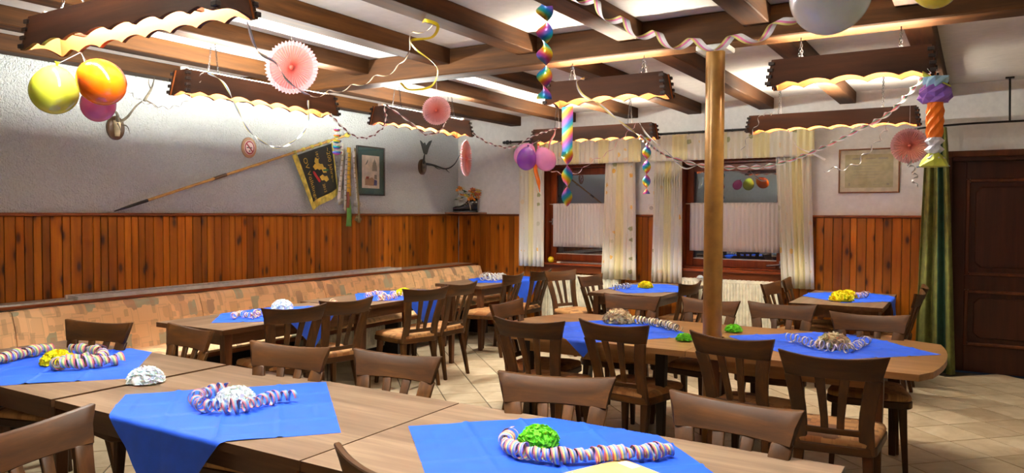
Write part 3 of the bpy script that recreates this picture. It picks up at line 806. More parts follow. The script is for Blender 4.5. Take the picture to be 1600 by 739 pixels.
# ------------------------------------------------------------------ curtains
def pleat(x0, x1, z0, z1, y, n, amp, nz=10, x0b=None, x1b=None, seed=0.0, gather=1.0):
    x0b = x0 if x0b is None else x0b; x1b = x1 if x1b is None else x1b
    def fn(u, v):
        z = z1+(z0-z1)*v; a = x0+(x0b-x0)*v; bb = x1+(x1b-x1)*v
        ph = 2*PI*n*u+seed
        am = amp*(gather+(1-gather)*v)
        return (a+(bb-a)*u+0.25*am*math.sin(2*ph+v), y+am*math.sin(ph+0.3*math.sin(3*v+seed)), z)
    return fn
def curtain(name, label, cat, x0, x1, z0, z1, y, n, amp, mats, mfn, group=None, **k):
    b = MB().grid(pleat(x0, x1, z0, z1, y, n, amp, **k), n*10, 10, mfn=mfn)
    cx = (x0+x1)/2
    b.xf(Matrix.Translation((-cx, -y, -z0)))
    o = obj(name, b, mats, None, smooth=180, solid=0.003, fix=False); o.location = (cx, y, z0)
    return tag(o, label, cat, group)
CM = ['curtain_print', 'curtain_stripe']
def mid(a, b_): return lambda u, v: 1 if a < u < b_ else 0
curtain('window_curtain', 'cream printed side curtain left of the left window, next to the corner', 'curtain', -5.05, -4.68, 0.85, 2.41, 8.37, 6, 0.022, CM, mid(0.36, 0.62), 'side curtains at the windows')
curtain('window_curtain', 'cream printed side curtain at the right of the left window', 'curtain', -3.82, -3.45, 0.74, 2.41, 8.37, 6, 0.022, CM, mid(0.36, 0.64), 'side curtains at the windows', x0b=-3.88, x1b=-3.43)
curtain('window_curtain', 'cream printed side curtain at the left of the right window', 'curtain', -3.20, -2.88, 0.73, 2.41, 8.37, 6, 0.022, CM, mid(0.36, 0.64), 'side curtains at the windows', x0b=-3.24, x1b=-2.87)
curtain('window_curtain', 'cream printed side curtain at the right of the right window', 'curtain', -1.86, -1.50, 0.74, 2.41, 8.37, 6, 0.022, CM, mid(0.45, 0.74), 'side curtains at the windows', x0b=-1.77, x1b=-1.44)
vm = lambda u, v: 1 if (u*4.0) % 1.0 > 0.62 else 0
curtain('valance', 'pleated cream and yellow valance above the left window', 'valance', -4.98, -3.36, 2.13, 2.425, 8.325, 26, 0.014, CM, vm, 'pleated window valances')
curtain('valance', 'pleated cream and yellow valance above the right window', 'valance', -3.26, -1.45, 2.13, 2.425, 8.325, 28, 0.014, CM, vm, 'pleated window valances')
rod = thing('curtain_rod', 'black turned wooden curtain rod above both windows', 'curtain rod', (-3.35, 8.38, 2.45))
obj('pole', MB().tube([(-1.82, 0, 0), (1.92, 0, 0)], 0.013, 10), 'black_rod', rod, smooth=40)
for s_ in (-1, 1):
    pr = [(0.014, 0.0), (0.024, 0.01), (0.014, 0.03), (0.028, 0.05), (0.028, 0.07), (0.014, 0.09), (0.022, 0.10), (0.018, 0.125), (0.004, 0.13)]
    fin = MB().lathe(pr, 12); fin.xf(Matrix.Translation((-1.82 if s_ < 0 else 1.92, 0, 0)) @ Matrix.Rotation(s_*PI/2, 4, 'Y'))
    obj('finial', fin, 'black_rod', rod, smooth=40)
for x in [-1.6+0.165*i for i in range(21)]:
    b = MB(); b.tube([(x+0.0*q, 0.021*math.cos(q*PI/5), -0.008+0.021*math.sin(q*PI/5)) for q in range(11)], 0.0035, 5)
    obj('ring', b, 'black_rod', rod, smooth=60)
for x in (-1.7, 0.05, 1.8): obj('bracket', MB().box(x-0.012, x+0.012, 0.0145, 0.128, -0.014, 0.014), 'black_rod', rod)
for n, (x0, x1, lb) in enumerate(((-4.66, -3.72, 'white gathered cafe curtain across the left window'), (-2.85, -1.84, 'white gathered cafe curtain across the right window'))):
    r_ = thing('cafe_curtain', lb, 'curtain', ((x0+x1)/2, 8.585, 1.1), 0, 'cafe curtains in the windows')
    cx = (x0+x1)/2
    b = MB().grid(lambda u, v: (pleat(x0-cx, x1-cx, 0.0, 0.555, -0.0, 22, 0.008, seed=n)(u, v)), 220, 8)
    obj('cloth', b, 'cafe_cloth', r_, smooth=180, solid=0.002, fix=False)
    obj('rod', MB().tube([(x0-cx-0.05, 0, 0.545), (x1-cx+0.05, 0, 0.545)], 0.005, 8), 'white_plastic', r_, smooth=40)
# green door curtain on its rail
gc = thing('door_curtain', 'olive and dark green curtain drawn aside at the brown door', 'curtain', (-0.35, 8.22, 0.02))
def gfn(u, v):
    z = 2.33*(1-v); a = -0.075+(-0.14+0.075)*v**0.8; bb = 0.09+(0.20-0.09)*v**0.8
    ph = 2*PI*3*u
    return (a+(bb-a)*u, 0.04*(0.6+0.5*v)*math.sin(ph+0.5*v), z)
obj('cloth', MB().grid(gfn, 60, 14, mfn=lambda u, v: 1 if (0.55 < u < 0.8) or v > 0.965 else 0), ['green_curtain', 'green_curtain_dark'], gc, smooth=180, solid=0.004, fix=False)
rail = thing('curtain_rail', 'thin dark curtain rail bowed across in front of the door', 'curtain rail', (0.2, 8.3, 2.38))
obj('rail_tube', MB().tube(crom([(-0.75, 0.19, -0.01), (-0.62, 0.05, -0.01), (-0.3, 0.0, 0), (0.2, -0.01, 0), (0.9, -0.02, 0), (1.6, 0.0, 0)], 6), 0.010, 8), 'dark_iron', rail, smooth=60)
obj('hanger_rod', MB().tube([(0.04, -0.01, 0.0), (0.035, 0.03, ZC-2.38)], 0.009, 8).box(0.0, 0.07, 0.0, 0.06, ZC-2.38-0.012, ZC-2.38), 'dark_iron', rail, smooth=40)

# ------------------------------------------------------------------ things on the walls
def text_mesh(body, size=1.0):
    cu = bpy.data.curves.new('lettering', 'FONT'); cu.body = body; cu.size = size; cu.resolution_u = 2
    o = bpy.data.objects.new('lettering', cu); COL.objects.link(o)
    dg = bpy.context.evaluated_depsgraph_get(); me = o.evaluated_get(dg).to_mesh()
    vs = [tuple(v.co) for v in me.vertices]; fs = [tuple(p.vertices) for p in me.polygons]
    o.evaluated_get(dg).to_mesh_clear(); bpy.data.objects.remove(o); bpy.data.curves.remove(cu)
    return vs, fs
flag = thing('club_flag', 'black club flag with gold lettering hanging from the slanted pole on the left wall', 'flag', (-6.06, 5.8, 1.55))
Q = [(5.481, 2.116), (6.056, 2.302), (5.752, 1.554), (6.161, 1.735)]
def fq(s_, t_, off=0.0):
    y = (Q[0][0]*(1-s_)+Q[1][0]*s_)*(1-t_)+(Q[2][0]*(1-s_)+Q[3][0]*s_)*t_
    z = (Q[0][1]*(1-s_)+Q[1][1]*s_)*(1-t_)+(Q[2][1]*(1-s_)+Q[3][1]*s_)*t_
    x = 0.012*math.sin(9*s_+2*t_)*(0.3+t_)+off
    return (x+0.012, y-5.8, z-1.55)
obj('cloth', MB().grid(lambda u, v: fq(0.11+0.85*u, 0.02+0.86*v), 20, 20), 'flag_cloth', flag, smooth=180, solid=0.003, fix=False)
def frfn(u, v): return fq(u, v, -0.004)
fb = MB().grid(lambda u, v: fq(0.11*u, v*0.95, -0.002), 4, 30).grid(lambda u, v: fq(0.96+0.04*u, v*0.9, -0.002), 2, 30)
fb.grid(lambda u, v: fq(u, 0.87+0.13*v+0.012*((int(u*60)) % 2)*v, -0.002), 60, 4)
obj('fringe', fb, 'fringe_gold', flag, solid=0.003, fix=False)
def flag_text(body, size, s0, t0):
    vs, fs = text_mesh(body, size); return MB().add([fq(s0+y*1.0/0.60, t0+x*1.0/0.60, 0.008) for x, y, z in vs], fs)
obj('lettering', flag_text('OV V\u00f6lklingen', 0.088, 0.19, 0.10), 'brass_print', flag, fix=False)
obj('lettering', flag_text('~200 Jahre~', 0.080, 0.79, 0.06), 'brass_print', flag, fix=False)
obj('lettering', flag_text('1812', 0.050, 0.53, 0.06), 'brass_print', flag, fix=False)
obj('lettering', flag_text('2012', 0.050, 0.52, 0.67), 'brass_print', flag, fix=False)
em = MB()
def leaf_poly(cs, ct, ang, ln, wd, lob=3):
    pts = []
    for k in range(24):
        a = 2*PI*k/24; r_ = wd*(0.75+0.25*math.cos(lob*2*a)); px = ln*math.cos(a); py = r_*math.sin(a)
        pts.append(fq(cs+px*math.cos(ang)-py*math.sin(ang), ct+px*math.sin(ang)+py*math.cos(ang), 0.008))
    return pts
for cs, ct, an in ((0.50, 0.34, 0.3), (0.62, 0.40, 1.0), (0.60, 0.58, 0.5), (0.52, 0.28, 1.4)): em.add(leaf_poly(cs, ct, an, 0.115, 0.065), [tuple(range(24))], 0)
em.add([(x+0.001, y, z) for x, y, z in leaf_poly(0.42, 0.50, 1.1, 0.13, 0.055, 1)], [tuple(range(24))], 1)
em.add([(x+0.001, y, z) for x, y, z in leaf_poly(0.68, 0.45, 0.2, 0.07, 0.03, 1)], [tuple(range(24))], 2)
obj('emblem', em, ['brass_print', 'flag_red', 'flag_green'], flag, fix=False)
pole = thing('flag_pole', 'long slanted wooden flag pole mounted across the white left wall', 'pole', (-6.06, 3.59, 1.53))
pd = Vector((0, 6.25-3.587, 2.385-1.53))
obj('shaft', MB().tube([pd*0.11, pd], 0.013, 10), 'pole_wood', pole, smooth=40)
obj('tip', MB().tube([pd*0.0, pd*0.05, pd*0.11], [0.005, 0.012, 0.014], 10), 'dark_iron', pole, smooth=60)
obj('sleeve', MB().tube([pd*0.36, pd*0.41], 0.0165, 10), 'shield_wood', pole, smooth=40)
for k in (0.2, 0.6, 0.95): obj('wall_hook', MB().tube([pd*k+Vector((-0.048, 0, 0)), pd*k+Vector((0, 0, -0.014))], 0.004, 6), 'dark_iron', pole)
obj('finial', MB().tube([pd*1.0, pd*1.02, pd*1.04], [0.012, 0.03, 0.006], 10), 'fringe_gold', pole, smooth=60)
for k in range(6):
    f_ = 0.72+k*0.045; obj('flag_loop', MB().tube([pd*f_, pd*(f_+0.012)], 0.019, 10), 'fringe_gold', pole, smooth=40)
RB = [('white printed ribbon at the left of the flag pole tip', 6.20, 0.050, 2.30, 1.66, 'ribbon_white', -0.06), ('broad yellow embroidered ribbon at the flag pole tip', 6.285, 0.085, 2.26, 1.72, 'ribbon_yellow', 0.0),
      ('white ribbon hanging behind the yellow one, ending lowest left', 6.25, 0.05, 2.2, 1.56, 'ribbon_white', -0.02), ('white ribbon right of the yellow one with green end', 6.36, 0.055, 2.22, 1.60, 'ribbon_white', 0.07),
      ('olive ribbon at the far right of the ribbon bunch', 6.38, 0.035, 2.26, 1.42, 'ribbon_olive', 0.06), ('broad green ribbon hanging lowest over the panelling', 6.27, 0.085, 1.68, 1.38, 'ribbon_green', 0.0),
      ('brown ribbon crossing above the green one', 6.25, 0.06, 1.76, 1.52, 'ribbon_brown', 0.0)]
for i, (lb, y, wd, z1, z0, mt, dr) in enumerate(RB):
    b = MB().grid(lambda u, v: (0.006*math.sin(5*v+i)+0.004*i, (u-0.5)*wd*(0.7+0.3*v)+dr*v*(1 if True else 0), (z1-z0)*(1-v)), 2, 14)
    b.grid(lambda u, v: (0.006*math.sin(5*v+i)+0.004*i+0.0005, (u-0.5)*wd*(0.7+0.3*v)+dr*v, (z1-z0)*0.04*(1-v)-0.012*(int(u*10) % 2)), 10, 1)
    wd *= 1.25
    r_ = thing('flag_ribbon', lb, 'ribbon', (-6.032, y, z0), 0, 'ribbons at the flag pole tip')
    obj('band', b, mt, r_, smooth=180, solid=0.0015, fix=False)
    if z1-z0 > 0.4 and mt != 'ribbon_olive':
        pb = MB()
        for q in range(9):
            v = 0.12+q*0.09; ww = wd*0.28; zc_ = (z1-z0)*(1-v); xo = 0.006*math.sin(5*v+i)+0.004*i+0.003
            pb.box(xo, xo+0.001, dr*v-ww, dr*v+ww*(0.4+0.6*((q*7) % 3)/2), zc_-0.005, zc_+0.004)
        obj('embroidery', pb, 'ribbon_olive', r_)
# framed print
pic = thing('framed_print', 'framed print of a tower with green mount on the left wall', 'picture', (XL, 6.73, 1.73))
def frame(t, w_, h, dpt, fw_, mat, ax='y', bev=0.004):
    def bb(b, a0, a1, d0, d1, z0, z1):
        return b.box(d0, d1, a0, a1, z0, z1) if ax == 'y' else b.box(a0, a1, -d1, -d0, z0, z1)
    b = MB()
    bb(b, -w_/2, -w_/2+fw_, 0, dpt, 0, h); bb(b, w_/2-fw_, w_/2, 0, dpt, 0, h)
    bb(b, -w_/2+fw_, w_/2-fw_, 0, dpt, 0, fw_); bb(b, -w_/2+fw_, w_/2-fw_, 0, dpt, h-fw_, h)
    obj('frame', b, mat, t, bevel=bev)
    return bb
bb = frame(pic, 0.48, 0.575, 0.025, 0.016, 'frame_dark')
obj('mount', bb(MB(), -0.225, 0.225, 0, 0.010, 0.015, 0.56), 'mat_green', pic)
obj('sheet', bb(MB(), -0.15, 0.15, 0.010, 0.0112, 0.085, 0.47), 'print_cream', pic)
dr = MB()
def fl(poly, mi): dr.add([(0.0118, y, z) for y, z in poly], [tuple(range(len(poly)))], mi)
fl([(0.02, 0.29), (0.11, 0.29), (0.105, 0.36), (0.025, 0.36)], 0); fl([(0.03, 0.36), (0.10, 0.36), (0.095, 0.39), (0.035, 0.39)], 0)
fl([(0.04, 0.39), (0.09, 0.39), (0.07, 0.43), (0.066, 0.455), (0.062, 0.43)], 0)
fl([(-0.10, 0.355), (-0.085, 0.37), (-0.06, 0.41), (-0.045, 0.425), (-0.055, 0.39), (-0.075, 0.365)], 1)
fl([(-0.10, 0.12), (0.05, 0.115), (0.06, 0.19), (0.02, 0.215), (-0.02, 0.2), (-0.06, 0.21), (-0.10, 0.19)], 2)
fl([(-0.09, 0.19), (-0.04, 0.195), (-0.03, 0.222), (-0.08, 0.222)], 3); fl([(0.05, 0.12), (0.105, 0.12), (0.11, 0.18), (0.06, 0.19)], 4)
fl([(0.06, 0.20), (0.11, 0.19), (0.10, 0.25), (0.06, 0.245)], 0)
obj('drawing', dr, ['print_grey', 'mat_green', 'print_tan', 'petal_rust', 'print_blue'], pic, fix=False)
obj('pane', bb(MB(), -0.222, 0.222, 0.014, 0.016, 0.017, 0.557), 'picture_glass', pic)
cert = thing('framed_certificate', 'brown framed certificate on the back wall left of the pink rosette', 'picture', (-0.95, YB, 1.745))
bb = frame(cert, 0.57, 0.455, 0.022, 0.014, 'frame_wood', 'x')
obj('mount', bb(MB(), -0.272, 0.272, 0, 0.008, 0.013, 0.442), 'cert_mat', cert)
obj('sheet', bb(MB(), -0.225, 0.225, 0.008, 0.0095, 0.055, 0.395), 'cert_sheet', cert)
b = MB()
def ink(x0, x1, z0, z1): bb(b, x0, x1, 0.0095, 0.0102, z0, z1)
ink(-0.155, -0.06, 0.345, 0.36); ink(0.09, 0.175, 0.345, 0.36); ink(-0.03, 0.06, 0.347, 0.357)
for q in range(6): ink(-0.15+0.01*(q % 2), 0.12-0.03*(q % 3), 0.305-q*0.03, 0.309-q*0.03)
ink(-0.19, -0.175, 0.075, 0.105); ink(0.165, 0.19, 0.08, 0.10); ink(-0.1, -0.03, 0.082, 0.086); ink(0.04, 0.11, 0.082, 0.086)
obj('printing', b, 'print_grey', cert)
obj('pane', bb(MB(), -0.27, 0.27, 0.013, 0.015, 0.015, 0.44), 'picture_glass', cert)
# no smoking sign
sg = thing('no_smoking_sign', 'round no smoking sign on the white left wall', 'sign', (XL, 4.98, 2.16))
sg.rotation_euler = (0, 0, 0)
def disc(r0, x0, x1, n=36, r_in=0.0):
    c0 = [(x0, r0*math.cos(2*PI*k/n), r0*1.15*math.sin(2*PI*k/n)) for k in range(n)]
    return MB().sweep([c0, [(x1, y, z) for _, y, z in c0]])
obj('wood_disc', disc(0.088, 0, 0.018), 'sign_rim', sg, bevel=0.004)
obj('face', disc(0.062, 0.018, 0.020), 'sign_white', sg)
b = MB(); n = 36
for k in range(n):
    a0, a1 = 2*PI*k/n, 2*PI*(k+1)/n
    q = [(rr*math.cos(a), rr*1.15*math.sin(a)) for rr, a in ((0.046, a0), (0.058, a0), (0.058, a1), (0.046, a1))]
    b.add([(0.0208, y, z) for y, z in q], [(0, 1, 2, 3)])
b.add([(0.0208, y, z) for y, z in ((-0.040, 0.032), (-0.030, 0.043), (0.040, -0.032), (0.030, -0.043))], [(0, 1, 2, 3)])
obj('ban_ring', b, 'sign_red', sg, fix=False)
obj('cigarette', MB().box(0.020, 0.0206, -0.035, 0.03, -0.006, 0.004).box(0.02, 0.0206, -0.005, 0.008, -0.04, -0.025), 'ink', sg)
# antler trophies
def trophy(label, y, z, sc, beams, bm, mat):
    t = thing('antler_trophy', label, 'antlers', (XL, y, z), 0, 'antler trophies')
    c0 = [(0.0, 0.075*sc*math.cos(2*PI*k/28), 0.10*sc*math.sin(2*PI*k/28)) for k in range(28)]
    obj('shield', MB().sweep([c0, [(0.022, a, b_) for _, a, b_ in c0], [(0.032, a*0.85, b_*0.85) for _, a, b_ in c0]]), 'shield_wood', t, smooth=40)
    sk = MB(); lo = []
    for k in range(8):
        v = k/7; zz = 0.06-0.13*v; ww = 0.024*(1-0.6*v)+0.008; dd = 0.022+0.026*math.sin(PI*(0.15+0.7*v))
        lo.append([(0.03+dd*math.cos(a)*0.9, ww*math.sin(a), zz) for a in [2*PI*q/12 for q in range(12)]])
    obj('skull', sk.sweep(lo), bm, t, smooth=60)
    for pts, rr in beams:
        P2 = crom(pts, 6); n_ = len(P2); obj('antler', MB().tube(P2, [rr*(1-0.75*i/(n_-1)) for i in range(n_)], 8), mat, t, smooth=60)
    return t
trophy('antler trophy on an oval shield between the balloons and the lamp', 3.63, 2.22, 1.0, [
    ([(0.05, 0.02, 0.05), (0.12, 0.04, 0.09), (0.20, 0.07, 0.18), (0.26, 0.12, 0.24)], 0.014),
    ([(0.26, 0.10, 0.22), (0.25, 0.17, 0.33), (0.22, 0.22, 0.43)], 0.013), ([(0.26, 0.10, 0.23), (0.28, 0.16, 0.20), (0.30, 0.2, 0.17)], 0.008), ([(0.24, 0.17, 0.33), (0.26, 0.14, 0.37), (0.28, 0.13, 0.40)], 0.006),
    ([(0.05, 0.0, 0.05), (0.14, -0.06, 0.10), (0.22, -0.16, 0.13), (0.26, -0.24, 0.14)], 0.014), ([(0.26, -0.23, 0.14), (0.28, -0.26, 0.10), (0.29, -0.26, 0.06)], 0.008),
    ([(0.06, -0.02, 0.05), (0.09, -0.04, 0.08), (0.11, -0.05, 0.12)], 0.006), ([(0.06, 0.03, 0.03), (0.10, 0.05, 0.01), (0.12, 0.06, -0.05)], 0.007), ([(0.08, -0.02, 0.03), (0.12, -0.03, 0.0), (0.13, -0.02, -0.05)], 0.007)], 'bone', 'antler')
tr = trophy('dark palmate antler trophy on an oval shield near the corner', 7.70, 2.12, 1.0, [
    ([(0.05, 0.02, 0.04), (0.14, 0.08, 0.02), (0.24, 0.2, -0.02), (0.30, 0.30, 0.04), (0.32, 0.40, 0.17)], 0.016), ([(0.14, 0.07, 0.02), (0.18, 0.10, -0.02), (0.20, 0.14, -0.03)], 0.008), ([(0.24, 0.19, -0.02), (0.27, 0.24, -0.07)], 0.008),
    ([(0.05, -0.02, 0.05), (0.12, -0.10, 0.11), (0.20, -0.18, 0.17)], 0.018)], 'antler', 'antler_dark')
pm = MB(); pl = [(-0.16, 0.14), (-0.22, 0.15), (-0.27, 0.26), (-0.29, 0.31), (-0.22, 0.27), (-0.20, 0.29), (-0.17, 0.25), (-0.11, 0.31), (-0.05, 0.33), (-0.08, 0.28), (-0.12, 0.22), (-0.14, 0.17)]
pm.sweep([[(0.20, a, z) for a, z in pl], [(0.216, a, z) for a, z in pl]])
obj('antler_palm', pm, 'antler_dark', tr, bevel=0.004)
# corner shelf with boot planter
shf = thing('corner_shelf', 'small pale wooden corner shelf on top of the panelling', 'shelf', (-5.85, 8.3, 1.517))
obj('board', MB().prism([(-0.225, -0.15), (0.22, 0.17), (0.22, 0.205), (-0.225, 0.205)], 0.0, 0.02), 'ledge_wood', shf, bevel=0.003)
obj('bracket', MB().box(-0.21, -0.18, -0.1, 0.19, -0.001, 0.0005), 'ledge_wood', shf)
bt = thing('boot_planter', 'black leather boot filled with orange flowers on the corner shelf', 'planter', (-5.86, 8.36, 1.537))
bt.rotation_euler = (0, 0, R(28)); S = 1.0
sole = [(-0.17, -0.045), (-0.10, -0.055), (0.02, -0.045), (0.12, -0.045), (0.15, 0.0), (0.12, 0.045), (0.02, 0.045), (-0.10, 0.055), (-0.17, 0.045), (-0.19, 0.0)]
obj('sole', MB().prism(sole, 0.0, 0.022), 'boot_black', bt, bevel=0.004)
lo = []
for x, hz, hw in ((-0.185, 0.045, 0.03), (-0.15, 0.06, 0.046), (-0.09, 0.07, 0.052), (-0.03, 0.095, 0.048), (0.02, 0.15, 0.05), (0.06, 0.175, 0.05), (0.11, 0.175, 0.046), (0.145, 0.165, 0.03)):
    lo.append([(x, hw*math.cos(2*PI*q/14), 0.022+hz*0.5+hz*0.5*math.sin(2*PI*q/14)) for q in range(14)])
obj('upper', MB().sweep(lo), 'boot_black', bt, smooth=60)
lc = MB()
for q in range(4): lc.tube([(-0.02+q*0.02, -0.045, 0.09+q*0.02), (-0.045+q*0.025, 0, 0.125+q*0.022), (-0.02+q*0.02, 0.045, 0.09+q*0.02)], 0.004, 6)
lc.tube([(0.03, -0.05, 0.15), (0.05, -0.056, 0.09), (0.06, -0.058, 0.03)], 0.004, 6)
obj('lace', lc, 'lace', bt, smooth=60)
fr2 = random.Random(3)
for k in range(26):
    px, py, pz = fr2.uniform(-0.12, 0.16), fr2.uniform(-0.07, 0.07), fr2.uniform(0.17, 0.32)
    mt = ('petal_orange', 'petal_orange', 'petal_yellow', 'leaf_green', 'petal_rust', 'petal_cream')[k % 6]
    b = MB(); tilt = Matrix.Rotation(fr2.uniform(-1, 1), 4, 'X') @ Matrix.Rotation(fr2.uniform(-0.8, 0.8), 4, 'Y')
    npet = 7 if mt != 'leaf_green' else 2; pl_ = 0.05 if mt != 'leaf_green' else 0.075
    for q in range(npet):
        a = 2*PI*q/npet; d_ = Vector((math.cos(a), math.sin(a), 0)); e_ = Vector((-math.sin(a), math.cos(a), 0))
        b.add([tuple(tilt @ v) for v in (d_*0.006, d_*pl_*0.55+e_*0.013+Vector((0, 0, 0.014)), d_*pl_+Vector((0, 0, 0.008)), d_*pl_*0.55-e_*0.013+Vector((0, 0, 0.014)))], [(0, 1, 2, 3)])
    o = obj('flower' if mt != 'leaf_green' else 'leaf', b, mt, bt, loc=(px, py, pz), solid=0.001, fix=False)
b = MB()
for k in range(14): b.tube([(fr2.uniform(0.02, 0.1), fr2.uniform(-0.03, 0.03), 0.16), (fr2.uniform(-0.1, 0.14), fr2.uniform(-0.06, 0.06), 0.26)], 0.002, 5)
obj('stems', b, 'leaf_green', bt)
# socket
so = thing('wall_socket', 'white wall socket between the two windows', 'socket', (-3.29, YB, 1.595))
obj('plate', MB().box(-0.04, 0.04, -0.012, 0, -0.04, 0.04), 'white_plastic', so, bevel=0.004)
b = MB(); b.lathe([(0.024, 0), (0.024, 0.003), (0.018, 0.003), (0.018, 0.001)], 20); b.xf(Matrix.Translation((0, -0.012, 0)) @ Matrix.Rotation(R(90), 4, 'X'))
obj('insert', b, 'socket_hole', so, smooth=40)
# on the left window sill
bl = thing('toy_ball', 'small yellow ball on the left window sill', 'ball', (-4.62, 8.46, 0.9))
b = MB(); b.lathe([(max(0.0008, 0.04*math.sin(PI*k/16)), 0.04-0.04*math.cos(PI*k/16)) for k in range(17)], 24)
obj('shell', b, 'lemon_plastic', bl, smooth=180)
b = MB(); b.lathe([(0.0403, 0.037), (0.0406, 0.04), (0.0403, 0.043)], 24); obj('seam', b, 'ribbon_yellow', bl, smooth=60)
rd = thing('loose_rod', 'silver curtain rod lying along the left window sill', 'rod', (-4.1, 8.44, 0.9))
obj('bar', MB().tube([(-0.38, 0.0, 0.010), (0.36, 0.0, 0.010)], 0.009, 8), 'steel', rd, smooth=40)
obj('end_clip', MB().box(-0.42, -0.37, -0.015, 0.015, 0.0, 0.02), 'white_plastic', rd, bevel=0.003)
# ------------------------------------------------------------------ paper streamers, balloons, foil hanging from the ceiling
def ribbon(path, width, coil=0.0, pitch=0.1, twist=0.0, mats=('st_white',), step=0.006, nstr=None, phase=0.0, jit=0.0):
    """ribbon following a path; coil = radius of a helix about the path, twist = turns per metre about its own line"""
    pts = resample(crom(path, 12), step)
    n = len(pts); m_ = nstr or len(mats); rows = []; s_ = 0.0
    prev = Vector((0, 0, 1))
    for i, p in enumerate(pts):
        d = (pts[min(i+1, n-1)]-pts[max(i-1, 0)]).normalized()
        u = (prev-d*prev.dot(d))
        u = u.normalized() if u.length > 1e-4 else d.orthogonal().normalized()
        prev = u; w2 = d.cross(u); s_ = i*step
        if coil:
            a = 2*PI*s_/pitch+phase; rad = u*math.cos(a)+w2*math.sin(a)
            tg = w2*math.cos(a)-u*math.sin(a)
            c = p+rad*coil*(1+jit*(0.6*math.sin(s_*41+phase)+0.4*math.sin(s_*97)))+Vector((0, 0, jit*coil*0.4))
            ax = (d+tg*jit*0.8+rad*jit*math.sin(s_*63)).normalized()
        else:
            a = 2*PI*s_*twist+phase; c = p; ax = u*math.cos(a)+w2*math.sin(a)
        rows.append([c+ax*(width*(k/m_-0.5)) for k in range(m_+1)])
    b = MB(); vs = [v for r_ in rows for v in r_]; q = m_+1
    b.v = [tuple(v) for v in vs]
    for i in range(n-1):
        for k in range(m_): b.f.append((i*q+k, i*q+k+1, (i+1)*q+k+1, (i+1)*q+k)); b.mi.append(k % len(mats))
    return b
def hang(name, label, cat, b, mats, group, at, smooth=60):
    at = Vector(at); b.xf(Matrix.Translation(-at))
    o = obj(name, b, list(mats), None, smooth=smooth, solid=0.0008, fix=False); o.location = at
    return tag(o, label, cat, group)
GS = 'paper streamers strung between lamps and ceiling'
def streamer(label, path, width, mats, **k): return hang('paper_streamer', label, 'streamer', ribbon(path, width, mats=mats, **k), mats, GS, path[0])
streamer('wavy white, pink and yellow streamer crossing in front of the post top', [(-1.90, 3.6, 2.70), (-1.80, 3.6, 2.66), (-1.693, 3.6, 2.591), (-1.603, 3.6, 2.52), (-1.462, 3.6, 2.437), (-1.294, 3.6, 2.367), (-1.143, 3.6, 2.337), (-1.011, 3.6, 2.334), (-0.878, 3.6, 2.351), (-0.764, 3.6, 2.387), (-0.682, 3.6, 2.451), (-0.60, 3.6, 2.54), (-0.42, 3.6, 2.70)], 0.052, ('st_yellow', 'st_magenta', 'st_white', 'st_white'), coil=0.030, pitch=0.20)
streamer('white streamer dangling from the right end of the nearest lamp', [(-2.546, 2.07, 2.302), (-2.872, 2.4, 2.274), (-3.1, 2.7, 2.295), (-3.35, 3.0, 2.275), (-3.561, 3.3, 2.272), (-3.888, 3.7, 2.32)], 0.014, ('st_white', 'st_grey'), twist=0.9)
streamer('yellow and pink streamer coming down from the ceiling beside the gold spiral', [(-2.862, 3.75, 2.69), (-2.994, 3.75, 2.655), (-3.045, 3.75, 2.642), (-3.092, 3.75, 2.547), (-3.118, 3.75, 2.477), (-3.229, 3.75, 2.431), (-3.366, 3.75, 2.402), (-3.534, 3.75, 2.367), (-3.739, 3.75, 2.345), (-3.934, 3.75, 2.33)], 0.022, ('st_maroon', 'st_yellow', 'st_white'), coil=0.014, pitch=0.21)
streamer('thin grey curly streamer from the orange balloon to the bench lamp', [(-4.7, 2.867, 2.322), (-4.6, 2.9, 2.244), (-4.55, 2.965, 2.212), (-4.5, 3.059, 2.207), (-4.45, 3.151, 2.27), (-4.39, 3.19, 2.395), (-4.40, 3.22, 2.462)], 0.010, ('st_grey', 'st_white'), coil=0.009, pitch=0.07)
streamer('pale streamer hanging in a low loop under the near bench lamp', [(-4.402, 3.25, 2.462), (-4.33, 3.334, 2.391), (-4.33, 3.436, 2.232), (-4.33, 3.542, 2.089), (-4.33, 3.68, 2.011), (-4.33, 3.826, 2.0), (-4.33, 3.979, 2.078), (-4.33, 4.087, 2.204), (-4.385, 4.134, 2.389)], 0.016, ('st_white', 'st_blue', 'st_yellow'), twist=3.2)
GT = ('st_maroon', 'st_white')
streamer('twisted maroon and white garland between the two bench lamps', [(-4.375, 4.356, 2.302), (-4.33, 4.425, 2.219), (-4.33, 4.541, 2.158), (-4.33, 4.691, 2.14), (-4.33, 4.847, 2.191), (-4.33, 4.969, 2.306), (-4.40, 5.03, 2.462)], 0.024, GT, twist=9)
streamer('twisted maroon and white garland looped across the far bench lamp', [(-4.40, 5.05, 2.462), (-4.25, 5.189, 2.325), (-4.25, 5.414, 2.233), (-4.25, 5.654, 2.297), (-4.40, 5.94, 2.462)], 0.022, ('st_white', 'st_maroon'), twist=5)
streamer('twisted maroon and white garland from the far bench lamp to the left window lamp', [(-4.40, 5.96, 2.462), (-4.582, 6.6, 2.386), (-4.47, 6.8, 2.275), (-4.31, 7.0, 2.242), (-4.088, 7.1, 2.365), (-3.90, 7.325, 2.462)], 0.026, GT, twist=9)
streamer('cream streamer falling across the short lamp left of the post', [(-2.34, 4.756, 2.462), (-2.30, 4.56, 2.405), (-2.253, 4.55, 2.314), (-2.135, 4.55, 2.246), (-1.99, 4.62, 2.111), (-1.95, 4.82, 2.045)], 0.018, ('st_white', 'st_yellow'), twist=2.5)
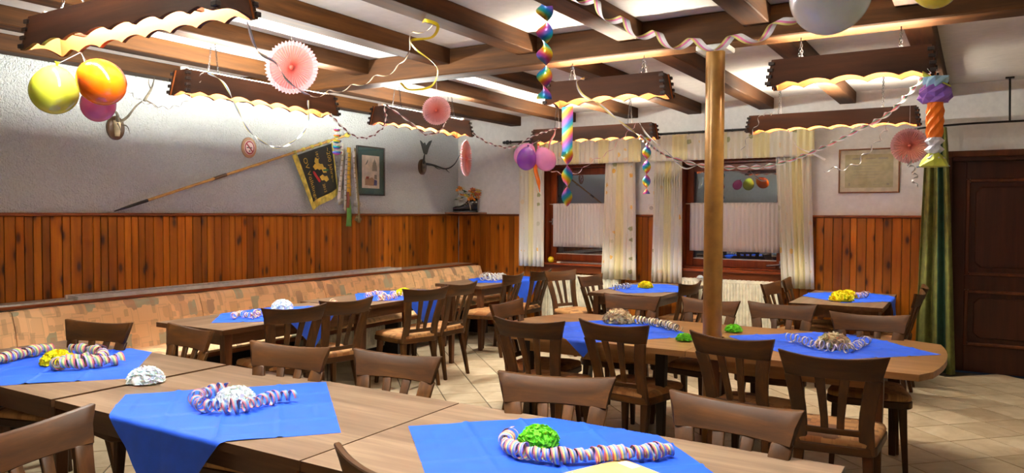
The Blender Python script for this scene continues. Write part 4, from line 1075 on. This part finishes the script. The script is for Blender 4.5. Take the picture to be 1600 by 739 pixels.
streamer('long twisted white and green garland sagging behind the post to the paper lantern chain', [(-1.95, 4.82, 2.045), (-2.032, 5.4, 1.983), (-1.953, 5.6, 1.936), (-1.785, 5.7, 1.892), (-1.568, 5.8, 1.877), (-1.332, 5.8, 1.884), (-1.131, 5.7, 1.923), (-0.884, 5.5, 1.988), (-0.662, 5.3, 2.065), (-0.461, 5.1, 2.143), (-0.235, 4.728, 2.31)], 0.034, ('st_white', 'st_green', 'st_pink', 'st_white'), twist=5.0)
streamer('thin white curly streamer from the left window lamp down to the pink balloons', [(-2.99, 7.325, 2.462), (-3.094, 7.1, 2.262), (-3.235, 7.1, 2.139), (-3.4, 7.1, 2.066), (-3.547, 7.1, 1.964), (-3.697, 7.1, 1.941), (-3.85, 7.1, 1.972), (-3.952, 7.1, 2.016)], 0.016, ('st_white', 'st_pink'), coil=0.012, pitch=0.16)
streamer('straight pale streamer hanging above the pink balloons', [(-3.95, 7.325, 2.462), (-3.87, 7.15, 2.37), (-3.871, 7.05, 2.261), (-3.885, 7.05, 2.06)], 0.020, ('st_white', 'st_pink'), twist=0.5)
streamer('pale streamer from the left window lamp towards the post', [(-2.97, 7.325, 2.462), (-2.793, 7.1, 2.299), (-2.606, 7.1, 2.139), (-2.424, 7.1, 1.971), (-2.285, 7.1, 1.992)], 0.018, ('st_white', 'st_grey'), twist=1.2)
streamer('curly grey streamer at the left end of the right window lamp', [(-1.63, 7.325, 2.462), (-1.705, 7.15, 2.435), (-1.762, 7.15, 2.321), (-1.848, 7.15, 2.195), (-1.876, 7.15, 2.119)], 0.014, ('st_white', 'st_grey'), coil=0.014, pitch=0.11)
streamer('curly white streamer in front of the framed certificate', [(-0.66, 7.30, 2.31), (-0.731, 7.15, 2.154), (-0.839, 7.15, 2.033), (-0.898, 7.15, 1.963), (-1.0, 7.15, 1.927), (-1.094, 7.15, 1.924), (-1.157, 7.15, 1.915)], 0.018, ('st_white', 'st_grey'), coil=0.018, pitch=0.13)
streamer('short white streamer at the right edge of the right valance', [(-1.50, 7.30, 2.31), (-1.383, 7.1, 2.135), (-1.247, 7.1, 2.062), (-1.14, 7.1, 2.002)], 0.020, ('st_white', 'st_white'), twist=0.6)
streamer('small silver curl hanging under the rightmost pink rosette', [(-0.496, 7.2, 2.02), (-0.496, 7.2, 1.96), (-0.455, 7.25, 1.879), (-0.455, 7.25, 1.825), (-0.45, 7.25, 1.76)], 0.022, ('st_grey', 'st_white'), coil=0.022, pitch=0.075)
gsp = hang('foil_spiral', 'shiny gold foil spiral hanging from the ceiling left of the rainbow twist', 'foil spiral',
     ribbon([(-2.85, 3.6, 2.67), (-2.78, 3.55, 2.655), (-2.735, 3.6, 2.630), (-2.826, 3.66, 2.585), (-2.948, 3.62, 2.573), (-2.874, 3.56, 2.503), (-2.754, 3.56, 2.418), (-2.735, 3.6, 2.36), (-2.826, 3.65, 2.288), (-2.949, 3.6, 2.272), (-2.999, 3.57, 2.315)], 0.020, twist=0.35, mats=('streamer_gold',), nstr=2), ('streamer_gold',), 'foil spirals hanging from the ceiling', (-2.85, 3.6, 2.67))
def foil(label, x, y, z1, z0, wd, turns, amp_bead=0.0, flat=0.0):
    b = MB(); N = 90; nu = 4; L = z1-z0; uv = []
    for j in range(N+1):
        v = j/N; a = 2*PI*turns*max(0, (v-flat))/(1-flat)
        w_ = wd*(1-0.15*v); c, s_ = math.cos(a), math.sin(a)
        for i in range(nu+1):
            k = i/nu-0.5; bow_ = 0.25*wd*(0.25-k*k)*amp_bead
            b.v.append((k*w_*c-bow_*s_, k*w_*s_+bow_*c, -L*v)); uv.append((i/nu, v*L/0.16))
    for j in range(N):
        for i in range(nu):
            q = j*(nu+1)+i; b.f.append((q, q+1, q+nu+2, q+nu+1)); b.mi.append(0)
    b.uv = uv
    o = obj('foil_twist', b, 'rainbow_foil', None, smooth=180, fix=False); o.location = (x, y, z1)
    return tag(o, label, 'foil twist', 'rainbow foil twists')
foil('large rainbow foil twist hanging from the ceiling left of the post', -2.068, 3.7, 2.79, 2.16, 0.10, 2.6, 1.0)
foil('rainbow foil strip hanging in front of the left window, half flat and half twisted', -2.452, 4.72, 2.27, 1.575, 0.088, 1.3, 0.5, 0.45)
foil('small beaded rainbow foil twist hanging right of the left window', -2.885, 7.31, 2.315, 1.728, 0.094, 2.0, 1.0)
# spinner of foil cups at flag tip
sp = thing('foil_spinner', 'small rainbow spinner hanging above the flag ribbons', 'foil spinner', (-4.40, 4.46, 1.985))
obj('thread', MB().tube([(0, 0, 0), (0, 0, 0.31)], 0.0012, 5), 'thread', sp)
for k in range(5):
    z = 0.03+k*0.045; b = MB(); r_ = 0.040-0.003*k; uv = []
    for q in range(9):
        a = PI*q/16
        for i in range(17):
            b_ = 2*PI*i/16; b.v.append((r_*math.sin(a)*math.cos(b_), r_*math.sin(a)*math.sin(b_), z-r_*0.7*math.cos(a))); uv.append((i/16.0, q/12+k*0.2))
    for q in range(8):
        for i in range(16): c_ = q*17+i; b.f.append((c_, c_+1, c_+18, c_+17)); b.mi.append(0)
    b.uv = uv; obj('cup', b, 'rainbow_foil', sp, smooth=180, solid=0.0)
# rosettes
def rosette(label, x, y, z, r_, facing, top, i):
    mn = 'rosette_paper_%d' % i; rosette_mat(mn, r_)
    t = thing('paper_rosette', label, 'rosette', (x, y, z), R(facing-90), 'pink tissue rosettes')
    N = 44; b = MB(); nr = 6
    for j in range(nr+1):
        f_ = 0.06+0.94*j/nr
        for k in range(2*N):
            a = PI*k/N; zig = (1 if k % 2 else -1)*0.045*r_*(0.3+f_)
            rr = r_*f_*(1-(0.05 if (k % 2 and j == nr) else 0))
            b.v.append((rr*math.cos(a), zig, rr*math.sin(a)))
    for j in range(nr):
        for k in range(2*N): q = j*2*N; k2 = (k+1) % (2*N); b.f.append((q+k, q+k2, q+2*N+k2, q+2*N+k)); b.mi.append(0)
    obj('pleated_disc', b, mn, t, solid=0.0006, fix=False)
    # scalloped rim petals
    rim = MB()
    for k in range(N):
        a = 2*PI*(k+0.5)/N; aw = PI/N*0.92
        pts = [(r_*(0.84)*math.cos(a-aw), 0.05*r_, r_*0.84*math.sin(a-aw)), (r_*0.84*math.cos(a+aw), 0.05*r_, r_*0.84*math.sin(a+aw)), (r_*0.98*math.cos(a+aw), 0.02*r_, r_*0.98*math.sin(a+aw)), (r_*1.05*math.cos(a), 0.06*r_, r_*1.05*math.sin(a)), (r_*0.98*math.cos(a-aw), 0.02*r_, r_*0.98*math.sin(a-aw))]
        rim.add(pts, [(0, 1, 2, 3, 4)])
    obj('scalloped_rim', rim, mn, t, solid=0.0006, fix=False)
    for s_ in (-1, 1):
        h = MB(); h.lathe([(r_*0.10, 0), (r_*0.07, 0.012), (0.002, 0.016)], 16); h.xf(Matrix.Translation((0, s_*0.05*r_, 0)) @ Matrix.Rotation(-s_*R(90), 4, 'X'))
        obj('hub', h, 'st_red', t, smooth=60)
    obj('thread', MB().tube([(0, 0, r_*0.95), (0, 0, top-z)], 0.0013, 5), 'thread', t)
    return t
rosette('large pink tissue rosette hanging before the bench lamps', -3.639, 3.3, 2.453-0.03, 0.160, -58, ZJ+0.11, 0)
rosette('small pink tissue rosette hanging under the main beam left end', -3.682, 4.83, 2.339, 0.112, -58, ZB, 1)
rosette('pink tissue rosette seen edge-on below the corner end of the bench lamp', -4.46, 6.345, 2.085, 0.178, 18, 2.315, 2)
rosette('pink tissue rosette hanging from the right window lamp beside the certificate', -0.496, 7.2, 2.104, 0.145, -75, 2.47, 3)
# balloons
def balloon(label, x, y, z, r_, mat, stretch=1.15, tilt=(0, 0), string=None, group='balloons'):
    t = thing('balloon', label, 'balloon', (x, y, z), 0, group)
    M = Matrix.Rotation(R(tilt[0]), 4, 'Y') @ Matrix.Rotation(R(tilt[1]), 4, 'X')
    pr = []
    for k in range(25):
        a = PI*k/24; rr = r_*math.sin(a)*(1-0.10*(-math.cos(a) if -math.cos(a) > 0 else 0)); zz = -r_*stretch*math.cos(a)
        if zz > 0: zz *= 1.12
        pr.append((max(rr, 0.004), zz))
    b = MB().lathe(pr, 32); b.xf(M); obj('skin', b, mat, t, smooth=180)
    kn = MB().lathe([(0.005, r_*stretch*1.12-0.004), (0.005, r_*stretch*1.12+0.006), (0.013, r_*stretch*1.12+0.02)], 12); kn.xf(M); obj('knot', kn, mat, t, smooth=60)
    if string:
        p = M @ Vector((0, 0, r_*stretch*1.12+0.008)); obj('string', MB().tube([p, Vector(string)-Vector((x, y, z))], 0.0016, 5), 'thread', t)
    return t
balloon('yellow-green balloon hanging from the nearest lamp', -3.88, 2.0, 2.115, 0.110, 'bal_yellow', 1.02, (14, 0), (-3.74, 2.055, 2.30))
balloon('orange balloon hanging from the nearest lamp', -3.59, 2.07, 2.145, 0.108, 'bal_orange', 1.14, (-58, 0), (-3.74, 2.06, 2.30))
balloon('rose balloon half hidden behind the yellow and orange balloons', -4.02, 2.30, 2.10, 0.088, 'bal_rose', 1.1, (30, 0), (-3.75, 2.06, 2.30))
balloon('purple balloon in the bunch before the left window curtain', -4.09, 6.94, 2.10, 0.108, 'bal_purple', 1.1, (8, 0), (-4.02, 7.08, 2.31))
balloon('light pink balloon at the right of the bunch before the left window', -3.93, 7.06, 2.10, 0.115, 'bal_pink', 1.12, (-32, 0), (-4.02, 7.12, 2.31))
balloon('pink balloon at the back of the bunch, behind the purple one', -4.27, 7.2, 2.17, 0.115, 'bal_pink', 1.12, (40, 0), (-4.05, 7.15, 2.31))
sl = thing('slack_balloon', 'limp orange long balloon dangling below the purple balloon', 'balloon', (-3.97, 6.98, 1.75))
obj('skin', MB().tube(crom([(-0.05, 0.08, 0.50), (-0.05, 0.06, 0.36), (-0.035, 0, 0.25), (0.0, 0.0, 0.12), (0.02, 0, 0.0)], 5), [0.006]*5+[0.010]+[0.022]*10+[0.020, 0.014, 0.01, 0.006, 0.004], 10), 'bal_slack', sl, smooth=60)
obj('knot', MB().lathe([(0.004, 0.50), (0.012, 0.515)], 8, (-0.05, 0.08, 0)), 'bal_slack', sl, smooth=60)
balloon('big white balloon cut off by the top edge right of the post', -0.41, 2.6, 2.229, 0.124, 'bal_white', 1.08, (20, 0), (-0.35, 2.6, ZJ))
balloon('yellow balloon barely showing at the top edge, right of the white one', -0.145, 3.2, 2.372, 0.083, 'bal_gold', 1.1, (-10, 0), (-0.2, 3.2, ZJ))
# paper lantern chain at the right lamp
ln = thing('paper_lantern_chain', 'coloured paper lantern chain hanging from the right end of the short lamp', 'paper chain', (-0.20, 4.63, 1.78))
ln.scale = (0.82, 0.82, 1.0)
def crinkle(rf, z0, z1, n, nz, seed, sx=1.0):
    q = random.Random(seed); lo = []
    for j in range(nz+1):
        v = j/nz; z = z0+(z1-z0)*v
        lo.append([(sx*rf(v)*(1+0.22*((k+j) % 2)+q.uniform(-.08, .08))*math.cos(2*PI*k/n), rf(v)*(1+0.22*((k+j) % 2)+q.uniform(-.08, .08))*math.sin(2*PI*k/n), z) for k in range(n)])
    return MB().sweep(lo)
obj('green_flag', MB().grid(lambda u, v: (-0.075+0.16*u, -0.05+0.1*v, 0.50-0.085*u+0.01*math.sin(6*v)), 4, 4), 'lan_green', ln, solid=0.002, fix=False)
obj('purple_lantern', crinkle(lambda v: 0.03+0.045*math.sin(PI*(0.2+0.7*v)), 0.34, 0.44, 12, 4, 1, 1.2), 'lan_purple', ln)
obj('blue_fringe', crinkle(lambda v: 0.05+0.02*v, 0.42, 0.475, 12, 2, 2), 'lan_blue', ln)
obj('orange_lantern', crinkle(lambda v: 0.040+0.006*math.sin(PI*v), 0.155, 0.35, 12, 7, 3), 'lan_orange', ln)
obj('white_lantern', crinkle(lambda v: 0.042*(0.7+0.5*math.sin(3*PI*v)**2), 0.02, 0.16, 12, 6, 4), 'lan_white', ln)
obj('green_cone', crinkle(lambda v: 0.085-0.055*v, 0.0, 0.075, 8, 2, 5), 'lan_green', ln)
obj('white_base', MB().grid(lambda u, v: (-0.10+0.19*u, -0.05+0.1*v, 0.012*math.sin(3*u)), 4, 4), 'lan_blue', ln, solid=0.002, fix=False)
obj('thread', MB().tube([(0, 0, 0), (0, 0, 0.45), (0.0, 0.1, 0.53)], 0.0015, 5), 'thread', ln)

# ------------------------------------------------------------------ table decoration
TZ = TT+0.0012; TS = 1.0192
def cloth(label, cx, cy, Rr, rot, box):
    """square paper cloth laid cornerwise; whatever lies beyond the table edge hangs down"""
    x0, x1, y0, y1 = box; cx *= TS; cy *= TS; Rr *= TS; N = 90; b = MB(); ns = random.Random(int(1000*abs(cx+cy))); fo = ns.uniform(0, 6)
    ca, sa = math.cos(R(rot+45)), math.sin(R(rot+45)); h = Rr/math.sqrt(2)
    def fn(u, v):
        p, q = (u*2-1)*h, (v*2-1)*h
        x = cx+p*ca-q*sa; y = cy+p*sa+q*ca
        cr = 0.0
        for k in (0.25, 0.5, 0.75):
            cr += 0.006*math.exp(-((u-k)/0.010)**2)+0.006*math.exp(-((v-k)/0.010)**2)
        e = min(u, 1-u, v, 1-v)
        z = TZ+cr+(0.004*max(0, math.sin(11*u+fo)*math.sin(9*v+fo)) if e < 0.08 else 0)
        dx = max(0, x-x1)-max(0, x0-x); dy = max(0, y-y1)-max(0, y0-y)
        if dx or dy:
            ax = abs(dx) >= abs(dy); d = max(abs(dx), abs(dy)); q_ = 0.014
            if d < q_*PI/2: o_, dz = q_*math.sin(d/q_), q_*(1-math.cos(d/q_))
            else: o_, dz = q_+0.04*(d-q_*PI/2), q_+(d-q_*PI/2)
            wv = 0.012*min(1, dz*6)*math.sin(14*(y if ax else x)+fo)
            if ax: x = (x1+o_ if dx > 0 else x0-o_)+abs(wv)*(1 if dx > 0 else -1); y = min(max(y, y0), y1)
            else: y = (y1+o_ if dy > 0 else y0-o_)+abs(wv)*(1 if dy > 0 else -1); x = min(max(x, x0), x1)
            z = TZ-dz
        return (x-cx, y-cy, z-TZ)
    b.grid(fn, N, N)
    o = obj('paper_tablecloth', b, 'cloth_blue', None, smooth=40, solid=0.0009, fix=False); o.location = (cx, cy, TZ)
    return tag(o, label, 'tablecloth', 'square blue table covers')
cloth('blue paper cover on the left front table under the yellow flower', -3.98, 2.02, 0.60, 4, (*NR[0], NY0, NY1))
cloth('blue paper cover hanging over the near edge of the middle front table', -2.50, 1.91, 0.59, 4, (*NR[1], NY0, NY1))
cloth('blue paper cover on the right front table under the green flower', -1.16, 2.14, 0.60, 0, (*NR[2], NY0, NY1))
cloth('blue paper cover on the left half of the long table', -2.10, 4.66, 0.60, 6, (-2.9, -1.43, MY0, MY1))
cloth('blue paper cover on the right half of the long table, reaching its tip', -0.755, 4.84, 0.60, 0, (-1.36, -0.05, MY0, MY1))
cloth('blue paper cover hanging off the nearest bench table behind two chairs', -4.60, 4.02, 0.60, 0, LT[0][:4])
cloth('blue paper cover hanging off the middle bench table', -4.66, 5.56, 0.60, 0, LT[1][:4])
cloth('blue paper cover hanging off the corner bench table', -4.78, 7.60, 0.60, 0, LT[2][:4])
cloth('blue paper cover on the table below the windows', -2.93, 7.50, 0.58, 0, BT[0][:4])
cloth('blue paper cover on the table by the panelling', -1.00, 7.80, 0.58, 0, BT[1][:4])
def flower(label, x, y, r_, mat, i, z=None, flat=0.85):
    q = random.Random(i+11); b = MB(); off = Vector((i*3.7, 0, 0))
    def dome(u, v):
        a, e = 2*PI*u, PI/2*v; d_ = Vector((math.cos(a)*math.cos(e), math.sin(a)*math.cos(e), math.sin(e)))
        k = abs(noise.noise(d_*5.5+off))+0.6*abs(noise.noise(d_*12+off))
        rr = r_*(0.82+0.14*k)
        return (d_.x*rr, d_.y*rr, max(0.002, d_.z*rr*flat*1.05))
    b.grid(dome, 48, 14)
    for k in range(110):
        a, e = q.uniform(0, 2*PI), math.asin(q.uniform(0.02, 1)); d_ = Vector((math.cos(a)*math.cos(e), math.sin(a)*math.cos(e), math.sin(e)))
        t1 = Matrix.Rotation(q.uniform(0, 6), 3, d_) @ d_.orthogonal().normalized(); t2 = d_.cross(t1); sz = r_*q.uniform(0.4, 0.6); c1, c2 = q.uniform(0.5, 1.6), q.uniform(0, 6)
        def fp(u, v):
            p_ = d_*r_*(0.80+0.16*v+0.05*math.sin(8*u+c2)*v)+t1*(u-0.5)*sz*(0.7+0.5*v)+t2*(0.16*r_*math.sin(6*c1*u+c2)*v+0.05*r_*v)
            return (p_.x, p_.y, max(0.002, p_.z*flat))
        b.grid(fp, 7, 3)
    o = obj('paper_flower', b, mat, None, smooth=50, fix=False); o.location = (x*TS, y*TS, TZ+0.005) if z is None else (x, y, z)
    return tag(o, label, 'paper flower', 'tissue paper flowers on the tables')
FL = [('yellow tissue flower on the left front table', -4.00, 2.06, 0.085, 'paper_yellow'), ('white tissue flower at the joint between two front tables', -3.23, 2.05, 0.085, 'paper_white'),
      ('white tissue flower ringed by a striped streamer on the front row', -2.545, 2.00, 0.088, 'paper_white'), ('bright green tissue flower on the right front table', -1.245, 2.20, 0.075, 'paper_green'),
      ('cream tissue flower on the left half of the long table', -2.18, 5.00, 0.115, 'paper_cream'), ('cream tissue flower on the right half of the long table', -0.70, 4.74, 0.105, 'paper_cream'),
      ('small green tissue flower just right of the post', -1.36, 5.02, 0.06, 'paper_green'), ('small green tissue flower just left of the post', -1.52, 4.50, 0.055, 'paper_green'),
      ('white tissue flower on the nearest bench table', -4.78, 4.22, 0.09, 'paper_white'), ('yellow tissue flower on the middle bench table', -4.62, 5.55, 0.085, 'paper_yellow'),
      ('yellow tissue flower on the table below the windows', -2.97, 7.52, 0.085, 'paper_yellow'), ('larger yellow tissue flower on the table by the panelling', -1.03, 7.36, 0.11, 'paper_yellow'),
      ('yellow tissue flower at the back on the table by the panelling', -1.02, 7.66, 0.09, 'paper_yellow')]
for i, (lb, x, y, r_, mt) in enumerate(FL): flower(lb, x, y, r_, mt, i, flat=0.85)
flower('white paper flower on the right radiator behind the window table', -2.66, 8.40, 0.04, 'paper_white', 40, z=0.7985)
C5 = ('st_pink', 'st_yellow', 'st_blue', 'st_lilac')
def coil(label, path, r_=0.021, wd=0.020, pitch=0.021, mats=C5):
    path = [(x*TS, y*TS, TZ+0.005+r_) for x, y, *_ in path]
    return hang('coiled_streamer', label, 'streamer', ribbon(path, wd, coil=r_, pitch=pitch, mats=mats, step=pitch/14.0, jit=0.32), mats, 'rolled paper streamers on the tables', (path[0][0], path[0][1], TZ+0.002))
GL = ('st_lilac', 'st_green', 'st_yellow', 'st_pink')
coil('rolled pastel streamer at the left picture edge on the left front table', [(-4.171, 1.797), (-4.229, 1.895), (-4.277, 2.009), (-4.329, 2.13), (-4.325, 2.201)], 0.026, 0.034, 0.036, GL)
coil('rolled pastel streamer doubled back beside the yellow flower on the left front table', [(-4.19, 2.24), (-4.10, 2.27), (-3.97, 2.27), (-3.84, 2.19), (-3.85, 2.11), (-3.90, 2.04), (-3.83, 1.98), (-3.76, 2.05), (-3.73, 2.13), (-3.71, 2.22)], 0.026, 0.034, 0.036, GL)
coil('loosely rolled pink and blue streamer around the white flower', [(-2.70, 2.09), (-2.73, 2.0), (-2.67, 1.91), (-2.567, 1.86), (-2.48, 1.87), (-2.42, 1.93), (-2.42, 2.02), (-2.42, 2.09), (-2.38, 2.17)], 0.024, 0.018, 0.034, ('st_pink', 'st_grey', 'st_blue'))
coil('striped rolled streamer in front of the green flower', [(-1.335, 2.18), (-1.31, 2.09), (-1.25, 2.045), (-1.176, 2.035), (-1.097, 2.052), (-1.024, 2.106), (-0.955, 2.171), (-0.883, 2.231), (-0.817, 2.311)], 0.022, 0.024, 0.027)
coil('black and white rolled streamer beside the cream flower', [(-2.06, 5.03), (-1.964, 4.998), (-1.814, 4.913), (-1.66, 4.80)], 0.024, 0.020, 0.030, ('st_white', 'st_yellow', 'ink'))
coil('grey rolled streamer around the right cream flower', [(-0.971, 4.824), (-0.899, 4.759), (-0.825, 4.673), (-0.755, 4.60), (-0.661, 4.56), (-0.59, 4.63), (-0.56, 4.85), (-0.54, 4.99)], 0.024, 0.016, 0.042, ('st_lilac', 'st_white', 'st_grey'))
RW = ('st_red', 'st_white', 'st_yellow')
coil('tangled red and white streamer on the nearest bench table', [(-4.593, 3.60), (-4.68, 3.72), (-4.52, 3.70), (-4.56, 3.80), (-4.64, 3.84), (-4.50, 3.86)], 0.020, 0.014, 0.032, RW)
coil('short red and white streamer at the far edge of the nearest bench table', [(-4.42, 4.36), (-4.44, 4.46), (-4.52, 4.55), (-4.62, 4.62)], 0.022, 0.014, 0.034, RW)
coil('tangled red and white streamer on the middle bench table', [(-4.74, 5.157), (-4.80, 5.371), (-4.60, 5.25), (-4.48, 5.05), (-4.50, 5.28), (-4.62, 5.40), (-4.50, 5.45)], 0.022, 0.014, 0.036, RW)
coil('heaped cream streamer on the corner bench table', [(-4.88, 7.25), (-4.98, 7.55), (-4.80, 7.30), (-4.72, 7.45), (-4.86, 7.52), (-4.90, 7.34), (-4.76, 7.56), (-4.70, 7.26)], 0.034, 0.016, 0.05, ('st_white', 'paper_cream'))
coil('grey rolled streamer beside the yellow flower below the windows', [(-3.17, 7.12), (-3.10, 7.28), (-3.09, 7.42)], 0.026, 0.018, 0.036, ('st_grey', 'st_white', 'ink'))
coil('small striped streamer behind the yellow flowers by the panelling', [(-0.93, 7.585), (-0.90, 7.75), (-0.86, 7.85)], 0.024, 0.018, 0.034, ('st_white', 'st_pink', 'st_grey'))
en = thing('kraft_envelope', 'brown kraft envelope with a white address label at the bottom edge', 'envelope', (-0.87, 2.035, TZ+0.0015), R(-24))
en.location = (-0.902, 2.07, TZ+0.006)
obj('sheet', MB().box(-0.115, 0.115, -0.16, 0.13, 0, 0.004), 'kraft', en, bevel=0.001)
obj('address_label', MB().box(-0.09, -0.025, 0.085, 0.12, 0.004, 0.0046), 'label_white', en)
b = MB()
for q in range(3): b.box(-0.084, -0.045-0.006*q, 0.111-q*0.009, 0.113-q*0.009, 0.0046, 0.0049)
obj('address_lines', b, 'ink', en)
